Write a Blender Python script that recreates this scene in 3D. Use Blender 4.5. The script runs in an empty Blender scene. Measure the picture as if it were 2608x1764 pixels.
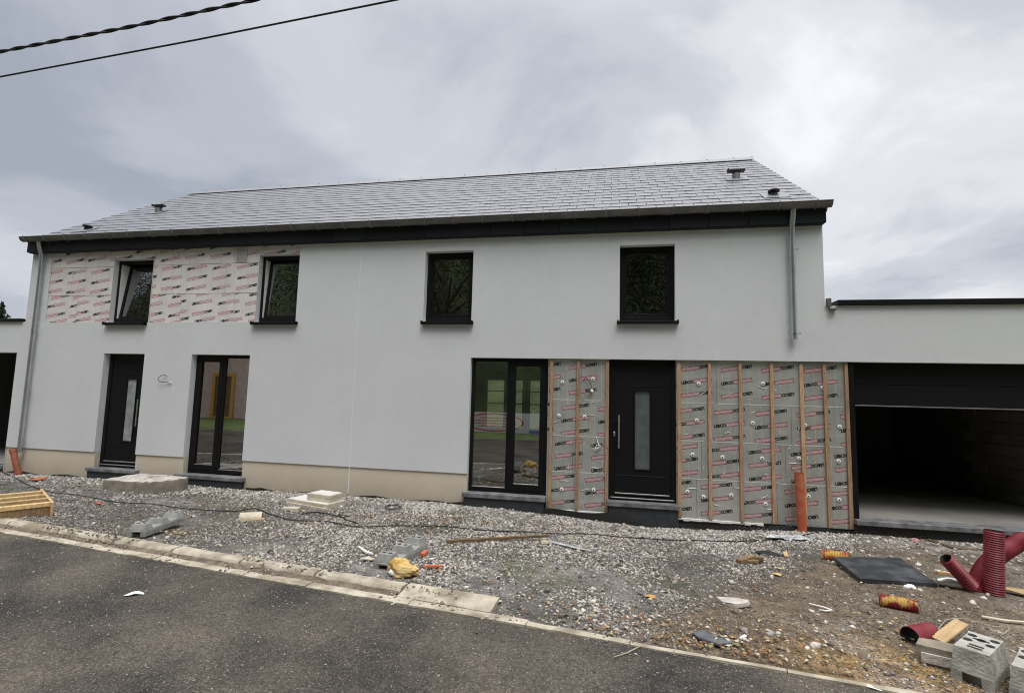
import bpy, bmesh, math, random
import numpy as np
from mathutils import Vector, Matrix, noise as mnoise

random.seed(7); rng = np.random.default_rng(7)
scene = bpy.context.scene
R = math.radians

# ------------------------------------------------------------------ camera
FPX, CX, CY = 1280.0, 1304.0, 882.0            # photograph is 2608 x 1764
CAM = Vector((0.0, -8.325, 1.85))
MC = (Matrix.Rotation(R(11.3266), 3, 'Z') @ Matrix.Rotation(R(5.4887), 3, 'X') @ Matrix.Rotation(R(-1.4857), 3, 'Y'))
cam_d = bpy.data.cameras.new('camera'); cam = bpy.data.objects.new('camera', cam_d)
scene.collection.objects.link(cam); scene.camera = cam
cam_d.sensor_width = 36.0; cam_d.lens = FPX / 2608 * 36.0
cam_d.clip_start = 0.05; cam_d.clip_end = 2000
rot = Matrix((MC.col[0], MC.col[2], -MC.col[1])).transposed()
cam.matrix_world = Matrix.Translation(CAM) @ rot.to_4x4()

# ------------------------------------------------------------------ sky, sun, exposure
SUN_EL = R(62)      # soft light high above the clouds
w = bpy.data.worlds.new('World'); scene.world = w; w.use_nodes = True
nt = w.node_tree; nt.nodes.clear()
def N(t, kind, **kw):
    n = t.nodes.new(kind)
    for k, v in kw.items():
        if k == 'ins':
            for kk, vv in v.items(): n.inputs[kk].default_value = vv
        else: setattr(n, k, v)
    return n
L = nt.links.new
out = N(nt, 'ShaderNodeOutputWorld'); bg = N(nt, 'ShaderNodeBackground', ins={'Strength': 0.095})
sky = N(nt, 'ShaderNodeTexSky', sky_type='NISHITA', sun_disc=False, sun_elevation=SUN_EL, sun_rotation=R(155), air_density=1.0, dust_density=2.0)
tc = N(nt, 'ShaderNodeTexCoord')
sep = N(nt, 'ShaderNodeSeparateXYZ'); L(tc.outputs['Generated'], sep.inputs[0])
def M_(op, a, b=None, c=None, t=nt):
    n = t.nodes.new('ShaderNodeMath'); n.operation = op
    for i, s in enumerate((a, b, c)):
        if s is None: continue
        if isinstance(s, (int, float)): n.inputs[i].default_value = s
        else: t.links.new(s, n.inputs[i])
    return n.outputs[0]
zc = M_('MAXIMUM', sep.outputs['Z'], 0.0)
den = M_('ADD', zc, 0.28)
px = M_('DIVIDE', sep.outputs['X'], den); py = M_('DIVIDE', sep.outputs['Y'], den)
cmb = N(nt, 'ShaderNodeCombineXYZ'); L(px, cmb.inputs[0]); L(py, cmb.inputs[1])
n1 = N(nt, 'ShaderNodeTexNoise', ins={'Scale': 1.25, 'Detail': 9.0, 'Roughness': 0.55, 'Distortion': 0.35}); mp1 = N(nt, 'ShaderNodeMapping'); mp1.inputs['Location'].default_value = (3.16, 5.45, 8.0); L(cmb.outputs[0], mp1.inputs[0]); L(mp1.outputs[0], n1.inputs['Vector'])
mp = N(nt, 'ShaderNodeMapping'); mp.inputs['Location'].default_value = (8.16, 1.45, 4.0); L(cmb.outputs[0], mp.inputs[0])
n2 = N(nt, 'ShaderNodeTexNoise', ins={'Scale': 0.55, 'Detail': 4.0, 'Roughness': 0.5, 'Distortion': 0.2}); L(mp.outputs[0], n2.inputs['Vector'])
# thin place in the cloud where the hidden sun shines through (upper right of the view)
gdir = (MC @ Vector(((2150 - CX) / FPX, 1, -(230 - CY) / FPX))).normalized()
dot = N(nt, 'ShaderNodeVectorMath', operation='DOT_PRODUCT'); L(tc.outputs['Generated'], dot.inputs[0]); dot.inputs[1].default_value = gdir
glow = N(nt, 'ShaderNodeMapRange', interpolation_type='SMOOTHSTEP', ins={'From Min': 0.86, 'From Max': 1.0, 'To Min': 0.0, 'To Max': 1.0}); L(dot.outputs['Value'], glow.inputs[0])
wide = N(nt, 'ShaderNodeMapRange', interpolation_type='SMOOTHSTEP', ins={'From Min': 0.35, 'From Max': 1.0, 'To Min': 0.0, 'To Max': 1.0}); L(dot.outputs['Value'], wide.inputs[0])
cl = M_('ADD', M_('MULTIPLY', n1.outputs[0], 0.95), M_('MULTIPLY', n2.outputs[0], 0.48))
cl = M_('ADD', cl, M_('MULTIPLY', wide.outputs[0], 0.055))
cl = M_('ADD', cl, M_('MULTIPLY', glow.outputs[0], 0.065))
ramp = N(nt, 'ShaderNodeValToRGB'); L(cl, ramp.inputs[0])
cr = ramp.color_ramp; cr.interpolation = 'EASE'
cr.elements[0].position = 0.56; cr.elements[0].color = (3.6, 3.92, 4.6, 1)
cr.elements[1].position = 1.0; cr.elements[1].color = (8.9, 9.1, 9.4, 1)
e = cr.elements.new(0.69); e.color = (4.75, 5.05, 5.7, 1)
e = cr.elements.new(0.80); e.color = (5.9, 6.15, 6.7, 1)
e = cr.elements.new(0.89); e.color = (7.4, 7.55, 7.95, 1)
# overcast sky brightens from the horizon to the zenith
zen = N(nt, 'ShaderNodeMapRange', interpolation_type='SMOOTHSTEP', ins={'From Min': 0.60, 'From Max': 1.0, 'To Min': 0.0, 'To Max': 1.0}); L(sep.outputs['Z'], zen.inputs[0])
hsc = N(nt, 'ShaderNodeMix', data_type='RGBA'); L(zen.outputs[0], hsc.inputs['Factor']); L(ramp.outputs[0], hsc.inputs['A']); hsc.inputs['B'].default_value = (27.0, 26.6, 26.2, 1)
mixs = N(nt, 'ShaderNodeMix', data_type='RGBA', ins={'Factor': 0.96}); L(sky.outputs[0], mixs.inputs['A']); L(hsc.outputs['Result'], mixs.inputs['B'])
L(mixs.outputs['Result'], bg.inputs['Color']); L(bg.outputs[0], out.inputs['Surface'])

sun_d = bpy.data.lights.new('sun', 'SUN'); sun_d.energy = 1.4; sun_d.angle = R(26); sun_d.color = (1.0, 0.97, 0.93)
sun = bpy.data.objects.new('sun', sun_d); scene.collection.objects.link(sun)
sd = Vector((math.sin(R(25)) * math.cos(SUN_EL), -math.cos(R(25)) * math.cos(SUN_EL), math.sin(SUN_EL)))
sun.rotation_euler = sd.to_track_quat('Z', 'Y').to_euler()
vs = scene.view_settings
vs.view_transform = 'Standard'; vs.look = 'None'; vs.exposure = 0.18; vs.gamma = 1.0; vs.use_curve_mapping = False
scene.cycles.use_denoising = True
scene.cycles.filter_width = 1.05

# ------------------------------------------------------------------ helpers
COL = scene.collection
def ray(u, v): return MC @ Vector(((u - CX) / FPX, 1.0, -(v - CY) / FPX))
def on_y(u, v, y):
    d = ray(u, v); t = (y - CAM.y) / d.y; return CAM + d * t
def on_z(u, v, z):
    d = ray(u, v); t = (z - CAM.z) / d.z; return CAM + d * t
def tag(o, label=None, cat=None, group=None, kind=None):
    if label: o['label'] = label
    if cat: o['category'] = cat
    if group: o['group'] = group
    if kind: o['kind'] = kind
    return o
def empty(name, loc=(0, 0, 0), label=None, cat=None, group=None, kind=None, rz=0, parent=None):
    o = bpy.data.objects.new(name, None); COL.objects.link(o); o.location = loc; o.rotation_euler = (0, 0, rz)
    o.empty_display_size = 0.1
    if parent: o.parent = parent
    return tag(o, label, cat, group, kind)
class MB:
    def __init__(s): s.v = []; s.f = []; s.mi = []
    def add(s, vs, fs, m=0):
        b = len(s.v); s.v += [tuple(p) for p in vs]; s.f += [tuple(i + b for i in q) for q in fs]; s.mi += [m] * len(fs); return s
    def quad(s, a, b, c, d, m=0): return s.add([a, b, c, d], [(0, 1, 2, 3)], m)
    def box(s, x0, x1, y0, y1, z0, z1, m=0, mat=None):
        vs = [Vector(p) for p in ((x0,y0,z0),(x1,y0,z0),(x1,y1,z0),(x0,y1,z0),(x0,y0,z1),(x1,y0,z1),(x1,y1,z1),(x0,y1,z1))]
        if mat: vs = [mat @ p for p in vs]
        return s.add(vs, [(3,2,1,0),(4,5,6,7),(0,1,5,4),(1,2,6,5),(2,3,7,6),(3,0,4,7)], m)
    def bbox(s, x0, x1, y0, y1, z0, z1, b=0.004, m=0, mat=None):     # box with a small chamfer
        b = min(b, (x1-x0)*.45, (y1-y0)*.45, (z1-z0)*.45)
        vs = []; idx = {}
        for i, X in enumerate((x0, x1)):
            for j, Y in enumerate((y0, y1)):
                for k, Z in enumerate((z0, z1)):
                    sx, sy, sz = (1 - 2*i)*b, (1 - 2*j)*b, (1 - 2*k)*b
                    idx[i,j,k,0] = len(vs); vs.append(Vector((X, Y+sy, Z+sz)))
                    idx[i,j,k,1] = len(vs); vs.append(Vector((X+sx, Y, Z+sz)))
                    idx[i,j,k,2] = len(vs); vs.append(Vector((X+sx, Y+sy, Z)))
        fs = []
        for i in (0, 1):
            q = [idx[i,0,0,0], idx[i,1,0,0], idx[i,1,1,0], idx[i,0,1,0]]; fs.append(q if i else q[::-1])
            q = [idx[0,i,0,1], idx[1,i,0,1], idx[1,i,1,1], idx[0,i,1,1]]; fs.append(q[::-1] if i else q)
            q = [idx[0,0,i,2], idx[1,0,i,2], idx[1,1,i,2], idx[0,1,i,2]]; fs.append(q if i else q[::-1])
        for i in (0,1):
            for j in (0,1):
                fs.append([idx[i,j,0,0], idx[i,j,1,0], idx[i,j,1,1], idx[i,j,0,1]])
                fs.append([idx[i,0,j,0], idx[i,1,j,0], idx[i,1,j,2], idx[i,0,j,2]])
                fs.append([idx[0,i,j,1], idx[1,i,j,1], idx[1,i,j,2], idx[0,i,j,2]])
                for k in (0,1): fs.append([idx[i,j,k,0], idx[i,j,k,1], idx[i,j,k,2]])
        if mat: vs = [mat @ p for p in vs]
        return s.add(vs, fs, m)
    def tube(s, path, rad, n=12, caps=True, m=0, arc=(0, 2*math.pi), up=None):
        path = [Vector(p) for p in path]; k = len(path)
        if not hasattr(rad, '__len__'): rad = [rad]*k
        t = [(path[min(i+1,k-1)] - path[max(i-1,0)]).normalized() for i in range(k)]
        a = up or (Vector((0,0,1)) if abs(t[0].z) < .9 else Vector((1,0,0)))
        u = (a - t[0]*a.dot(t[0])).normalized(); full = abs(arc[1]-arc[0]-2*math.pi) < 1e-6
        nn = n if full else n+1; vs = []
        for i in range(k):
            if i: u = (u - t[i]*u.dot(t[i])).normalized()
            v = t[i].cross(u)
            for j in range(nn):
                an = arc[0] + (arc[1]-arc[0])*j/n
                vs.append(path[i] + (u*math.cos(an) + v*math.sin(an))*rad[i])
        fs = []
        for i in range(k-1):
            for j in range(n if full else n):
                j2 = (j+1) % nn
                fs.append((i*nn+j, i*nn+j2, (i+1)*nn+j2, (i+1)*nn+j))
        if caps and full: fs += [tuple(range(nn))[::-1], tuple(range((k-1)*nn, k*nn))]
        return s.add(vs, fs, m)
    def prism(s, poly, h0, h1, m=0, mat=None):       # polygon in xy extruded in z
        n = len(poly)
        vs = [Vector((p[0], p[1], h0)) for p in poly] + [Vector((p[0], p[1], h1)) for p in poly]
        if mat: vs = [mat @ p for p in vs]
        return s.add(vs, [tuple(range(n))[::-1], tuple(range(n, 2*n))] + [(i, (i+1) % n, n+(i+1) % n, n+i) for i in range(n)], m)
    def build(s, name, mats, parent=None, smooth=False, loc=None, jit=0.0, fix=True):
        me = bpy.data.meshes.new(name)
        vs = s.v
        if jit: vs = [tuple(c + random.uniform(-jit, jit) for c in p) for p in vs]
        me.from_pydata(vs, [], s.f)
        if not isinstance(mats, (list, tuple)): mats = [mats]
        for m in mats: me.materials.append(m)
        me.polygons.foreach_set('material_index', s.mi)
        if fix:
            bm = bmesh.new(); bm.from_mesh(me); bmesh.ops.recalc_face_normals(bm, faces=bm.faces); bm.to_mesh(me); bm.free()
        if smooth:
            me.polygons.foreach_set('use_smooth', [True]*len(me.polygons))
            me.set_sharp_from_angle(angle=R(smooth if smooth is not True else 40))
        me.update()
        o = bpy.data.objects.new(name, me); COL.objects.link(o)
        if parent: o.parent = parent
        if loc: o.location = loc
        return o
def inst(o, parent, loc, rz=0, mat=None):
    c = bpy.data.objects.new(o.name.split('.')[0], o.data); COL.objects.link(c); c.parent = parent
    if mat: c.matrix_local = mat
    else: c.location = loc; c.rotation_euler = (0, 0, rz)
    return c

# ------------------------------------------------------------------ materials
def mat(name, col, rough=0.7, var=0.0, vscale=5.0, bump=0.0, bscale=60.0, metal=0.0, spec=0.5, col2=None, island=0.0, detail=4.0, coat=0.0, bdist=0.02, pos=(.35,.65)):
    m = bpy.data.materials.new(name); m.use_nodes = True; t = m.node_tree; b = t.nodes['Principled BSDF']
    b.inputs['Roughness'].default_value = rough; b.inputs['Metallic'].default_value = metal
    b.inputs['Specular IOR Level'].default_value = spec; b.inputs['Coat Weight'].default_value = coat
    c = tuple(col) + (1,)
    tcn = t.nodes.new('ShaderNodeTexCoord'); src = None
    b.inputs['Base Color'].default_value = c
    if var or col2:
        nz = t.nodes.new('ShaderNodeTexNoise'); nz.inputs['Scale'].default_value = vscale; nz.inputs['Detail'].default_value = detail
        t.links.new(tcn.outputs['Object'], nz.inputs['Vector'])
        rp = t.nodes.new('ShaderNodeValToRGB'); t.links.new(nz.outputs[0], rp.inputs[0])
        c2 = tuple(col2) if col2 else tuple(x*(1+var) for x in col)
        c1 = tuple(col) if col2 else tuple(x*(1-var) for x in col)
        rp.color_ramp.elements[0].position = pos[0]; rp.color_ramp.elements[0].color = c1 + (1,)
        rp.color_ramp.elements[1].position = pos[1]; rp.color_ramp.elements[1].color = c2 + (1,)
        src = rp.outputs[0]; t.links.new(src, b.inputs['Base Color'])
    if island:
        g = t.nodes.new('ShaderNodeObjectInfo'); hs = t.nodes.new('ShaderNodeHueSaturation')
        mr = t.nodes.new('ShaderNodeMapRange'); mr.inputs['To Min'].default_value = 1-island; mr.inputs['To Max'].default_value = 1+island
        t.links.new(g.outputs['Random'], mr.inputs[0]); t.links.new(mr.outputs[0], hs.inputs['Value'])
        if src: t.links.new(src, hs.inputs['Color'])
        else: hs.inputs['Color'].default_value = c
        t.links.new(hs.outputs[0], b.inputs['Base Color'])
    if bump:
        nb = t.nodes.new('ShaderNodeTexNoise'); nb.inputs['Scale'].default_value = bscale; nb.inputs['Detail'].default_value = 3
        t.links.new(tcn.outputs['Object'], nb.inputs['Vector'])
        bp = t.nodes.new('ShaderNodeBump'); bp.inputs['Strength'].default_value = bump; bp.inputs['Distance'].default_value = bdist
        t.links.new(nb.outputs[0], bp.inputs['Height']); t.links.new(bp.outputs[0], b.inputs['Normal'])
    return m
def wood(name, c1, c2, scale=6, axis='X', rough=.75):
    m = mat(name, c1, rough); t = m.node_tree; b = t.nodes['Principled BSDF']
    tcn = t.nodes.new('ShaderNodeTexCoord'); mpn = t.nodes.new('ShaderNodeMapping')
    s = {'X': (scale*.12, scale, scale), 'Y': (scale, scale*.12, scale), 'Z': (scale, scale, scale*.12)}[axis]
    mpn.inputs['Scale'].default_value = s; t.links.new(tcn.outputs['Object'], mpn.inputs[0])
    nz = t.nodes.new('ShaderNodeTexNoise'); nz.inputs['Scale'].default_value = 6; nz.inputs['Detail'].default_value = 6; nz.inputs['Distortion'].default_value = .6
    t.links.new(mpn.outputs[0], nz.inputs['Vector'])
    rp = t.nodes.new('ShaderNodeValToRGB'); rp.color_ramp.elements[0].position = .35; rp.color_ramp.elements[1].position = .68
    rp.color_ramp.elements[0].color = tuple(c1)+(1,); rp.color_ramp.elements[1].color = tuple(c2)+(1,)
    g = t.nodes.new('ShaderNodeObjectInfo'); hs = t.nodes.new('ShaderNodeHueSaturation')
    mr = t.nodes.new('ShaderNodeMapRange'); mr.inputs['To Min'].default_value = .6; mr.inputs['To Max'].default_value = 1.15
    t.links.new(g.outputs['Random'], mr.inputs[0]); t.links.new(mr.outputs[0], hs.inputs['Value'])
    t.links.new(nz.outputs[0], rp.inputs[0]); t.links.new(rp.outputs[0], hs.inputs['Color']); t.links.new(hs.outputs[0], b.inputs['Base Color'])
    return m
def glass_mat(name, tint=(.8,.83,.8), base=0.0):
    m = bpy.data.materials.new(name); m.use_nodes = True; t = m.node_tree; t.nodes.clear()
    o = t.nodes.new('ShaderNodeOutputMaterial'); mx = t.nodes.new('ShaderNodeMixShader')
    tr = t.nodes.new('ShaderNodeBsdfTransparent'); tr.inputs[0].default_value = tuple(tint)+(1,)
    gl = t.nodes.new('ShaderNodeBsdfGlossy'); gl.inputs['Roughness'].default_value = 0.0; gl.inputs[0].default_value = (.95,.95,.95,1)
    fr = t.nodes.new('ShaderNodeFresnel'); fr.inputs['IOR'].default_value = 1.5
    ml = t.nodes.new('ShaderNodeMath'); ml.operation = 'MULTIPLY_ADD'; ml.inputs[1].default_value = 2.4; ml.inputs[2].default_value = base
    ml.use_clamp = True
    t.links.new(fr.outputs[0], ml.inputs[0]); t.links.new(ml.outputs[0], mx.inputs[0])
    t.links.new(tr.outputs[0], mx.inputs[1]); t.links.new(gl.outputs[0], mx.inputs[2]); t.links.new(mx.outputs[0], o.inputs[0])
    return m
def attr_mat(name, rough=.9, nscale=40., namt=.35, bump=.4, spec=.3, nscale2=6., namt2=.25, bdist=.01):
    m = bpy.data.materials.new(name); m.use_nodes = True; t = m.node_tree; b = t.nodes['Principled BSDF']
    b.inputs['Roughness'].default_value = rough; b.inputs['Specular IOR Level'].default_value = spec
    a = t.nodes.new('ShaderNodeAttribute'); a.attribute_name = 'col'
    tcn = t.nodes.new('ShaderNodeTexCoord'); last = a.outputs['Color']
    for sc, am in ((nscale, namt), (nscale2, namt2)):
        if not am: continue
        nz = t.nodes.new('ShaderNodeTexNoise'); nz.inputs['Scale'].default_value = sc; nz.inputs['Detail'].default_value = 5; nz.inputs['Roughness'].default_value = .65
        t.links.new(tcn.outputs['Object'], nz.inputs['Vector'])
        mr = t.nodes.new('ShaderNodeMapRange'); mr.inputs['From Min'].default_value = .3; mr.inputs['From Max'].default_value = .7
        mr.inputs['To Min'].default_value = 1-am; mr.inputs['To Max'].default_value = 1+am; t.links.new(nz.outputs[0], mr.inputs[0])
        hs = t.nodes.new('ShaderNodeHueSaturation'); t.links.new(mr.outputs[0], hs.inputs['Value']); t.links.new(last, hs.inputs['Color']); last = hs.outputs[0]
    t.links.new(last, b.inputs['Base Color'])
    if bump:
        nb = t.nodes.new('ShaderNodeTexNoise'); nb.inputs['Scale'].default_value = 90; nb.inputs['Detail'].default_value = 4
        t.links.new(tcn.outputs['Object'], nb.inputs['Vector'])
        bp = t.nodes.new('ShaderNodeBump'); bp.inputs['Strength'].default_value = bump; bp.inputs['Distance'].default_value = bdist
        t.links.new(nb.outputs[0], bp.inputs['Height']); t.links.new(bp.outputs[0], b.inputs['Normal'])
    return m

X = {}
def render_mat(name, col, dirt, grain=.07):
    m = mat(name, col, .93, spec=.18, bump=.45, bscale=150, bdist=.007); t = m.node_tree; b = t.nodes['Principled BSDF']
    tcn = t.nodes.new('ShaderNodeTexCoord'); ge = t.nodes.new('ShaderNodeNewGeometry'); last = None
    hs = None; val = None
    for sc, am, dt in ((1.1, .035, 5), (7.0, .02, 4), (85.0, grain, 3)):
        nz = t.nodes.new('ShaderNodeTexNoise'); nz.inputs['Scale'].default_value = sc; nz.inputs['Detail'].default_value = dt; nz.inputs['Roughness'].default_value = .6
        t.links.new(tcn.outputs['Object'], nz.inputs['Vector'])
        mr = t.nodes.new('ShaderNodeMapRange'); mr.inputs['From Min'].default_value = .3; mr.inputs['From Max'].default_value = .7; mr.inputs['To Min'].default_value = 1-am; mr.inputs['To Max'].default_value = 1+am
        t.links.new(nz.outputs[0], mr.inputs[0]); val = mr.outputs[0] if val is None else M_('MULTIPLY', val, mr.outputs[0], t=t)
    hs = t.nodes.new('ShaderNodeHueSaturation'); hs.inputs['Color'].default_value = tuple(col)+(1,); t.links.new(val, hs.inputs['Value'])
    sp_ = t.nodes.new('ShaderNodeSeparateXYZ'); t.links.new(ge.outputs['Position'], sp_.inputs[0])
    n2_ = t.nodes.new('ShaderNodeTexNoise'); n2_.inputs['Scale'].default_value = 3.5; n2_.inputs['Detail'].default_value = 8; n2_.inputs['Roughness'].default_value = .7; t.links.new(tcn.outputs['Object'], n2_.inputs['Vector'])
    lo = t.nodes.new('ShaderNodeMapRange'); lo.inputs['From Min'].default_value = .38; lo.inputs['From Max'].default_value = -.02; t.links.new(sp_.outputs['Z'], lo.inputs[0])
    sq = M_('MULTIPLY', lo.outputs[0], M_('MULTIPLY', n2_.outputs[0], dirt, t=t), t=t)
    mx = t.nodes.new('ShaderNodeMix'); mx.data_type = 'RGBA'; mx.inputs['B'].default_value = (.20,.16,.12,1)
    t.links.new(sq, mx.inputs['Factor']); t.links.new(hs.outputs[0], mx.inputs['A']); t.links.new(mx.outputs['Result'], b.inputs['Base Color'])
    return m
X['render'] = render_mat('facade_render', (.655,.678,.692), .0)
X['plinth'] = render_mat('plinth_render', (.62,.555,.45), .9)
X['alu'] = mat('anthracite_alu', (.007,.007,.008), .42, spec=.22, var=.1, vscale=3)
X['alu2'] = mat('anthracite_door', (.007,.007,.008), .5, spec=.2, bump=.05, bscale=300)
X['glass'] = glass_mat('window_glass', (.52,.55,.51), .20)
X['frost'] = mat('frosted_glass', (.30,.33,.33), .22, spec=.6, var=.25, vscale=5, bump=.1, bscale=60)
X['frost2'] = mat('frosted_glass_dim', (.10,.12,.12), .25, spec=.5, var=.15, vscale=6)
X['steel'] = mat('brushed_steel', (.62,.62,.62), .3, metal=1.0)
X['stone'] = mat('bluestone', (.028,.032,.038), .62, var=.18, vscale=9, bump=.2, bscale=60)
X['stonet'] = mat('bluestone_dusty', (.165,.17,.175), .7, var=.4, vscale=7, bump=.2, bscale=60)
X['slate'] = mat('roof_slate', (.20,.207,.232), .36, island=.045, spec=.9, bump=.03, bscale=30, var=.06, vscale=3)
X['slatef'] = mat('fascia_slate', (.016,.018,.023), .55, island=.3, spec=.3)
X['zinc'] = mat('zinc', (.17,.165,.158), .5, metal=.4, var=.2, vscale=3)
X['hook'] = mat('zinc_hook', (.24,.235,.225), .45, metal=.4)
X['zincp'] = mat('zinc_pipe', (.50,.52,.53), .30, metal=.8, var=.1, vscale=3)
X['black'] = mat('black_plastic', (.012,.012,.013), .5)
X['rubber'] = mat('black_membrane', (.018,.018,.018), .45, bump=.6, bscale=25)
X['cable'] = mat('cable_black', (.012,.012,.014), .6)
X['foil'] = mat('foil_facing', (.47,.48,.45), .36, metal=.4, var=.1, vscale=3, island=.06, bump=.5, bscale=6, spec=.5, bdist=.03)
X['foilw'] = mat('faded_facing', (.73,.70,.685), .7, var=.07, vscale=2.5, island=.04, bump=.1, bscale=8)
X['tape'] = mat('foil_tape', (.74,.75,.73), .25, metal=.3, bump=.4, bscale=30)
X['pblack'] = mat('print_black', (.015,.015,.015), .7)
X['pred'] = mat('print_red', (.26,.04,.05), .7)
X['pfill'] = mat('print_red_fill', (.42,.26,.26), .6)
X['predw'] = mat('print_red_faded', (.46,.12,.14), .8)
X['pfillw'] = mat('print_fill_faded', (.71,.63,.61), .8)
X['pline'] = mat('print_line', (.58,.59,.56), .5)
X['plinew'] = mat('print_line_faded', (.50,.48,.47), .8)
X['pltext'] = mat('print_white', (.62,.52,.52), .7)
X['batten'] = wood('batten_wood', (.38,.225,.125), (.58,.385,.235), 7, 'Z')
X['wood'] = wood('new_wood', (.50,.32,.14), (.72,.52,.27), 5, 'X')
X['woodd'] = wood('old_wood', (.16,.10,.05), (.34,.23,.12), 7, 'X')
X['board'] = wood('chip_board', (.44,.30,.15), (.60,.44,.24), 9, 'X')
X['pur'] = mat('pur_foam', (.56,.51,.40), .85, var=.12, vscale=10, bump=.2, bscale=50)
X['white'] = mat('white_plastic', (.78,.78,.76), .5)
X['paper'] = mat('white_paper', (.80,.79,.76), .8, bump=.3, bscale=20)
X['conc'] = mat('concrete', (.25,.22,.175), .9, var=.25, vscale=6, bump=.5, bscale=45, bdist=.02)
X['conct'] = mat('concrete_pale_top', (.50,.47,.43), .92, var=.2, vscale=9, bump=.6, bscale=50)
X['concg'] = mat('concrete_grey_feet', (.27,.275,.26), .82, var=.2, vscale=8, bump=.3, bscale=70)
X['concb'] = mat('concrete_block_feet', (.36,.355,.32), .85, var=.3, vscale=9, bump=.4, bscale=60)
X['hole'] = mat('dark_hole', (.02,.02,.02), .9)
X['floor'] = mat('garage_concrete', (.26,.25,.23), .8, var=.12, vscale=2)
X['blockw'] = mat('block_wall', (.24,.225,.19), .95, island=.2, bump=.4, bscale=40)
X['mort'] = mat('mortar_grey', (.13,.125,.115), .95)
X['plaster'] = mat('plaster', (.42,.40,.36), .9)
X['pvc'] = mat('pvc_orange', (.44,.10,.042), .42, col2=(.50,.19,.12), pos=(.45,.75), vscale=7, spec=.45)
X['pvcb'] = mat('pvc_brown', (.30,.10,.055), .5, var=.2, vscale=8)
X['duct'] = mat('duct_red', (.17,.011,.020), .48, col2=(.28,.05,.06), pos=(.4,.75), vscale=6, spec=.45)
X['ducto'] = mat('duct_orange', (.36,.075,.04), .5, col2=(.52,.33,.06), vscale=11, pos=(.5,.6))
X['ducty'] = mat('duct_red_yellow', (.20,.016,.022), .5, col2=(.52,.34,.09), vscale=10, pos=(.52,.62))
X['ductd'] = mat('duct_inside', (.03,.03,.03), .8)
X['slab'] = mat('black_slab', (.026,.029,.034), .55, col2=(.10,.108,.115), pos=(.45,.8), vscale=6, bump=.15, bscale=30)
X['dslate'] = mat('slate_offcut', (.10,.115,.125), .6, var=.3, vscale=12)
X['foam'] = mat('yellow_foam', (.46,.24,.04), .9, col2=(.70,.54,.25), vscale=7, bump=.5, bscale=25)
X['redt'] = mat('red_tile', (.52,.13,.07), .8, var=.2, vscale=12)
X['plast'] = mat('clear_sheet', (.45,.46,.48), .3, var=.4, vscale=9, bump=.5, bscale=18)
X['silver'] = mat('silver_wrap', (.60,.60,.58), .25, metal=.6, bump=.6, bscale=14, var=.2, vscale=8)
X['twig'] = mat('twig', (.42,.36,.26), .9)
X['kerb'] = mat('kerb_concrete', (.24,.205,.15), .93, col2=(.52,.475,.38), vscale=5, bump=.5, bscale=60, bdist=.012, detail=8)
X['kdirt'] = mat('channel_dirt', (.10,.08,.06), .95, col2=(.22,.18,.13), vscale=14, bump=.8, bscale=70, detail=8)
X['brickp'] = mat('opposite_brick', (.62,.47,.44), .9, var=.12, vscale=4)
X['ochre'] = mat('ochre_trim', (.62,.33,.09), .7)
X['rooft'] = mat('opposite_roof', (.13,.10,.11), .8, var=.2, vscale=6)
X['bark'] = mat('bark', (.11,.085,.06), .95, var=.3, vscale=9, bump=.6, bscale=20)
X['leafm'] = mat('foliage', (.016,.024,.008), .8, island=.25, col2=(.042,.05,.014), vscale=.7)
X['spruce'] = mat('spruce_needles', (.02,.035,.016), .8, var=.3, vscale=3)
X['grass'] = mat('meadow', (.10,.14,.04), .95, var=.3, vscale=.8, bump=.5, bscale=20)
X['banner'] = mat('banner_white', (.62,.63,.66), .6)
X['bred'] = mat('banner_red', (.55,.05,.07), .6)
X['bblue'] = mat('banner_blue', (.12,.2,.5), .6)

# ------------------------------------------------------------------ ground, road, kerb
KD = Vector((1, -0.128, 0)).normalized(); KN = Vector((0.128, 1, 0)).normalized()
def yk(x): return -3.56 - 0.128*(x + 6.97)
_ph = rng.uniform(0, 6.28, (14, 2)); _fr = rng.uniform(1.2, 9.0, 14); _an = rng.uniform(0, 6.28, 14)
def wav(x, y):
    s = 0
    for i in range(14):
        s = s + np.sin(_fr[i]*(x*math.cos(_an[i]) + y*math.sin(_an[i])) + _ph[i, 0]) / (1 + _fr[i]*.35)
    return s / 4.0
def sst(a, b, t): t = np.clip((t-a)/(b-a), 0, 1); return t*t*(3-2*t)
def hgt(x, y):
    x = np.asarray(x, float); y = np.asarray(y, float)
    s = (y - yk(x))
    full = -0.15 - yk(x)
    t = np.clip((s - .36)/(full - .36), 0, 1)
    nokerb = sst(-1.1, -.5, x)
    edge = .128*(1-nokerb) + .100*nokerb
    z = edge*(1-t) + 0.0*t
    z = z - .125*np.exp(-((x-.8)/1.9)**2)*sst(.5, .95, t) - .02*sst(3, 5, x)*t
    amp = .028*np.clip((s-.3)/.5, 0.15, 1)*np.clip((.25-y)/.4, .2, 1)
    z = z + wav(x, y)*amp
    z = np.where(s < .34, np.minimum(z, .085 + .02*nokerb), z)
    z = np.where(s < .02, .06, z)
    return z
def hz(x, y): return float(hgt(x, y))
def gr(u, v, dz=0.0):
    z = .06
    for _ in range(12):
        p = on_z(u, v, z + dz); z = hz(p.x, p.y)
    p = on_z(u, v, z + dz); p.z = z; return p
def fbm(x, y, sc, seed=0): return np.array([mnoise.fractal(Vector((a*sc+seed, b*sc-seed, seed*.37)), 1.0, 2.0, 4) for a, b in zip(np.ravel(x), np.ravel(y))]).reshape(np.shape(x))
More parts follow.
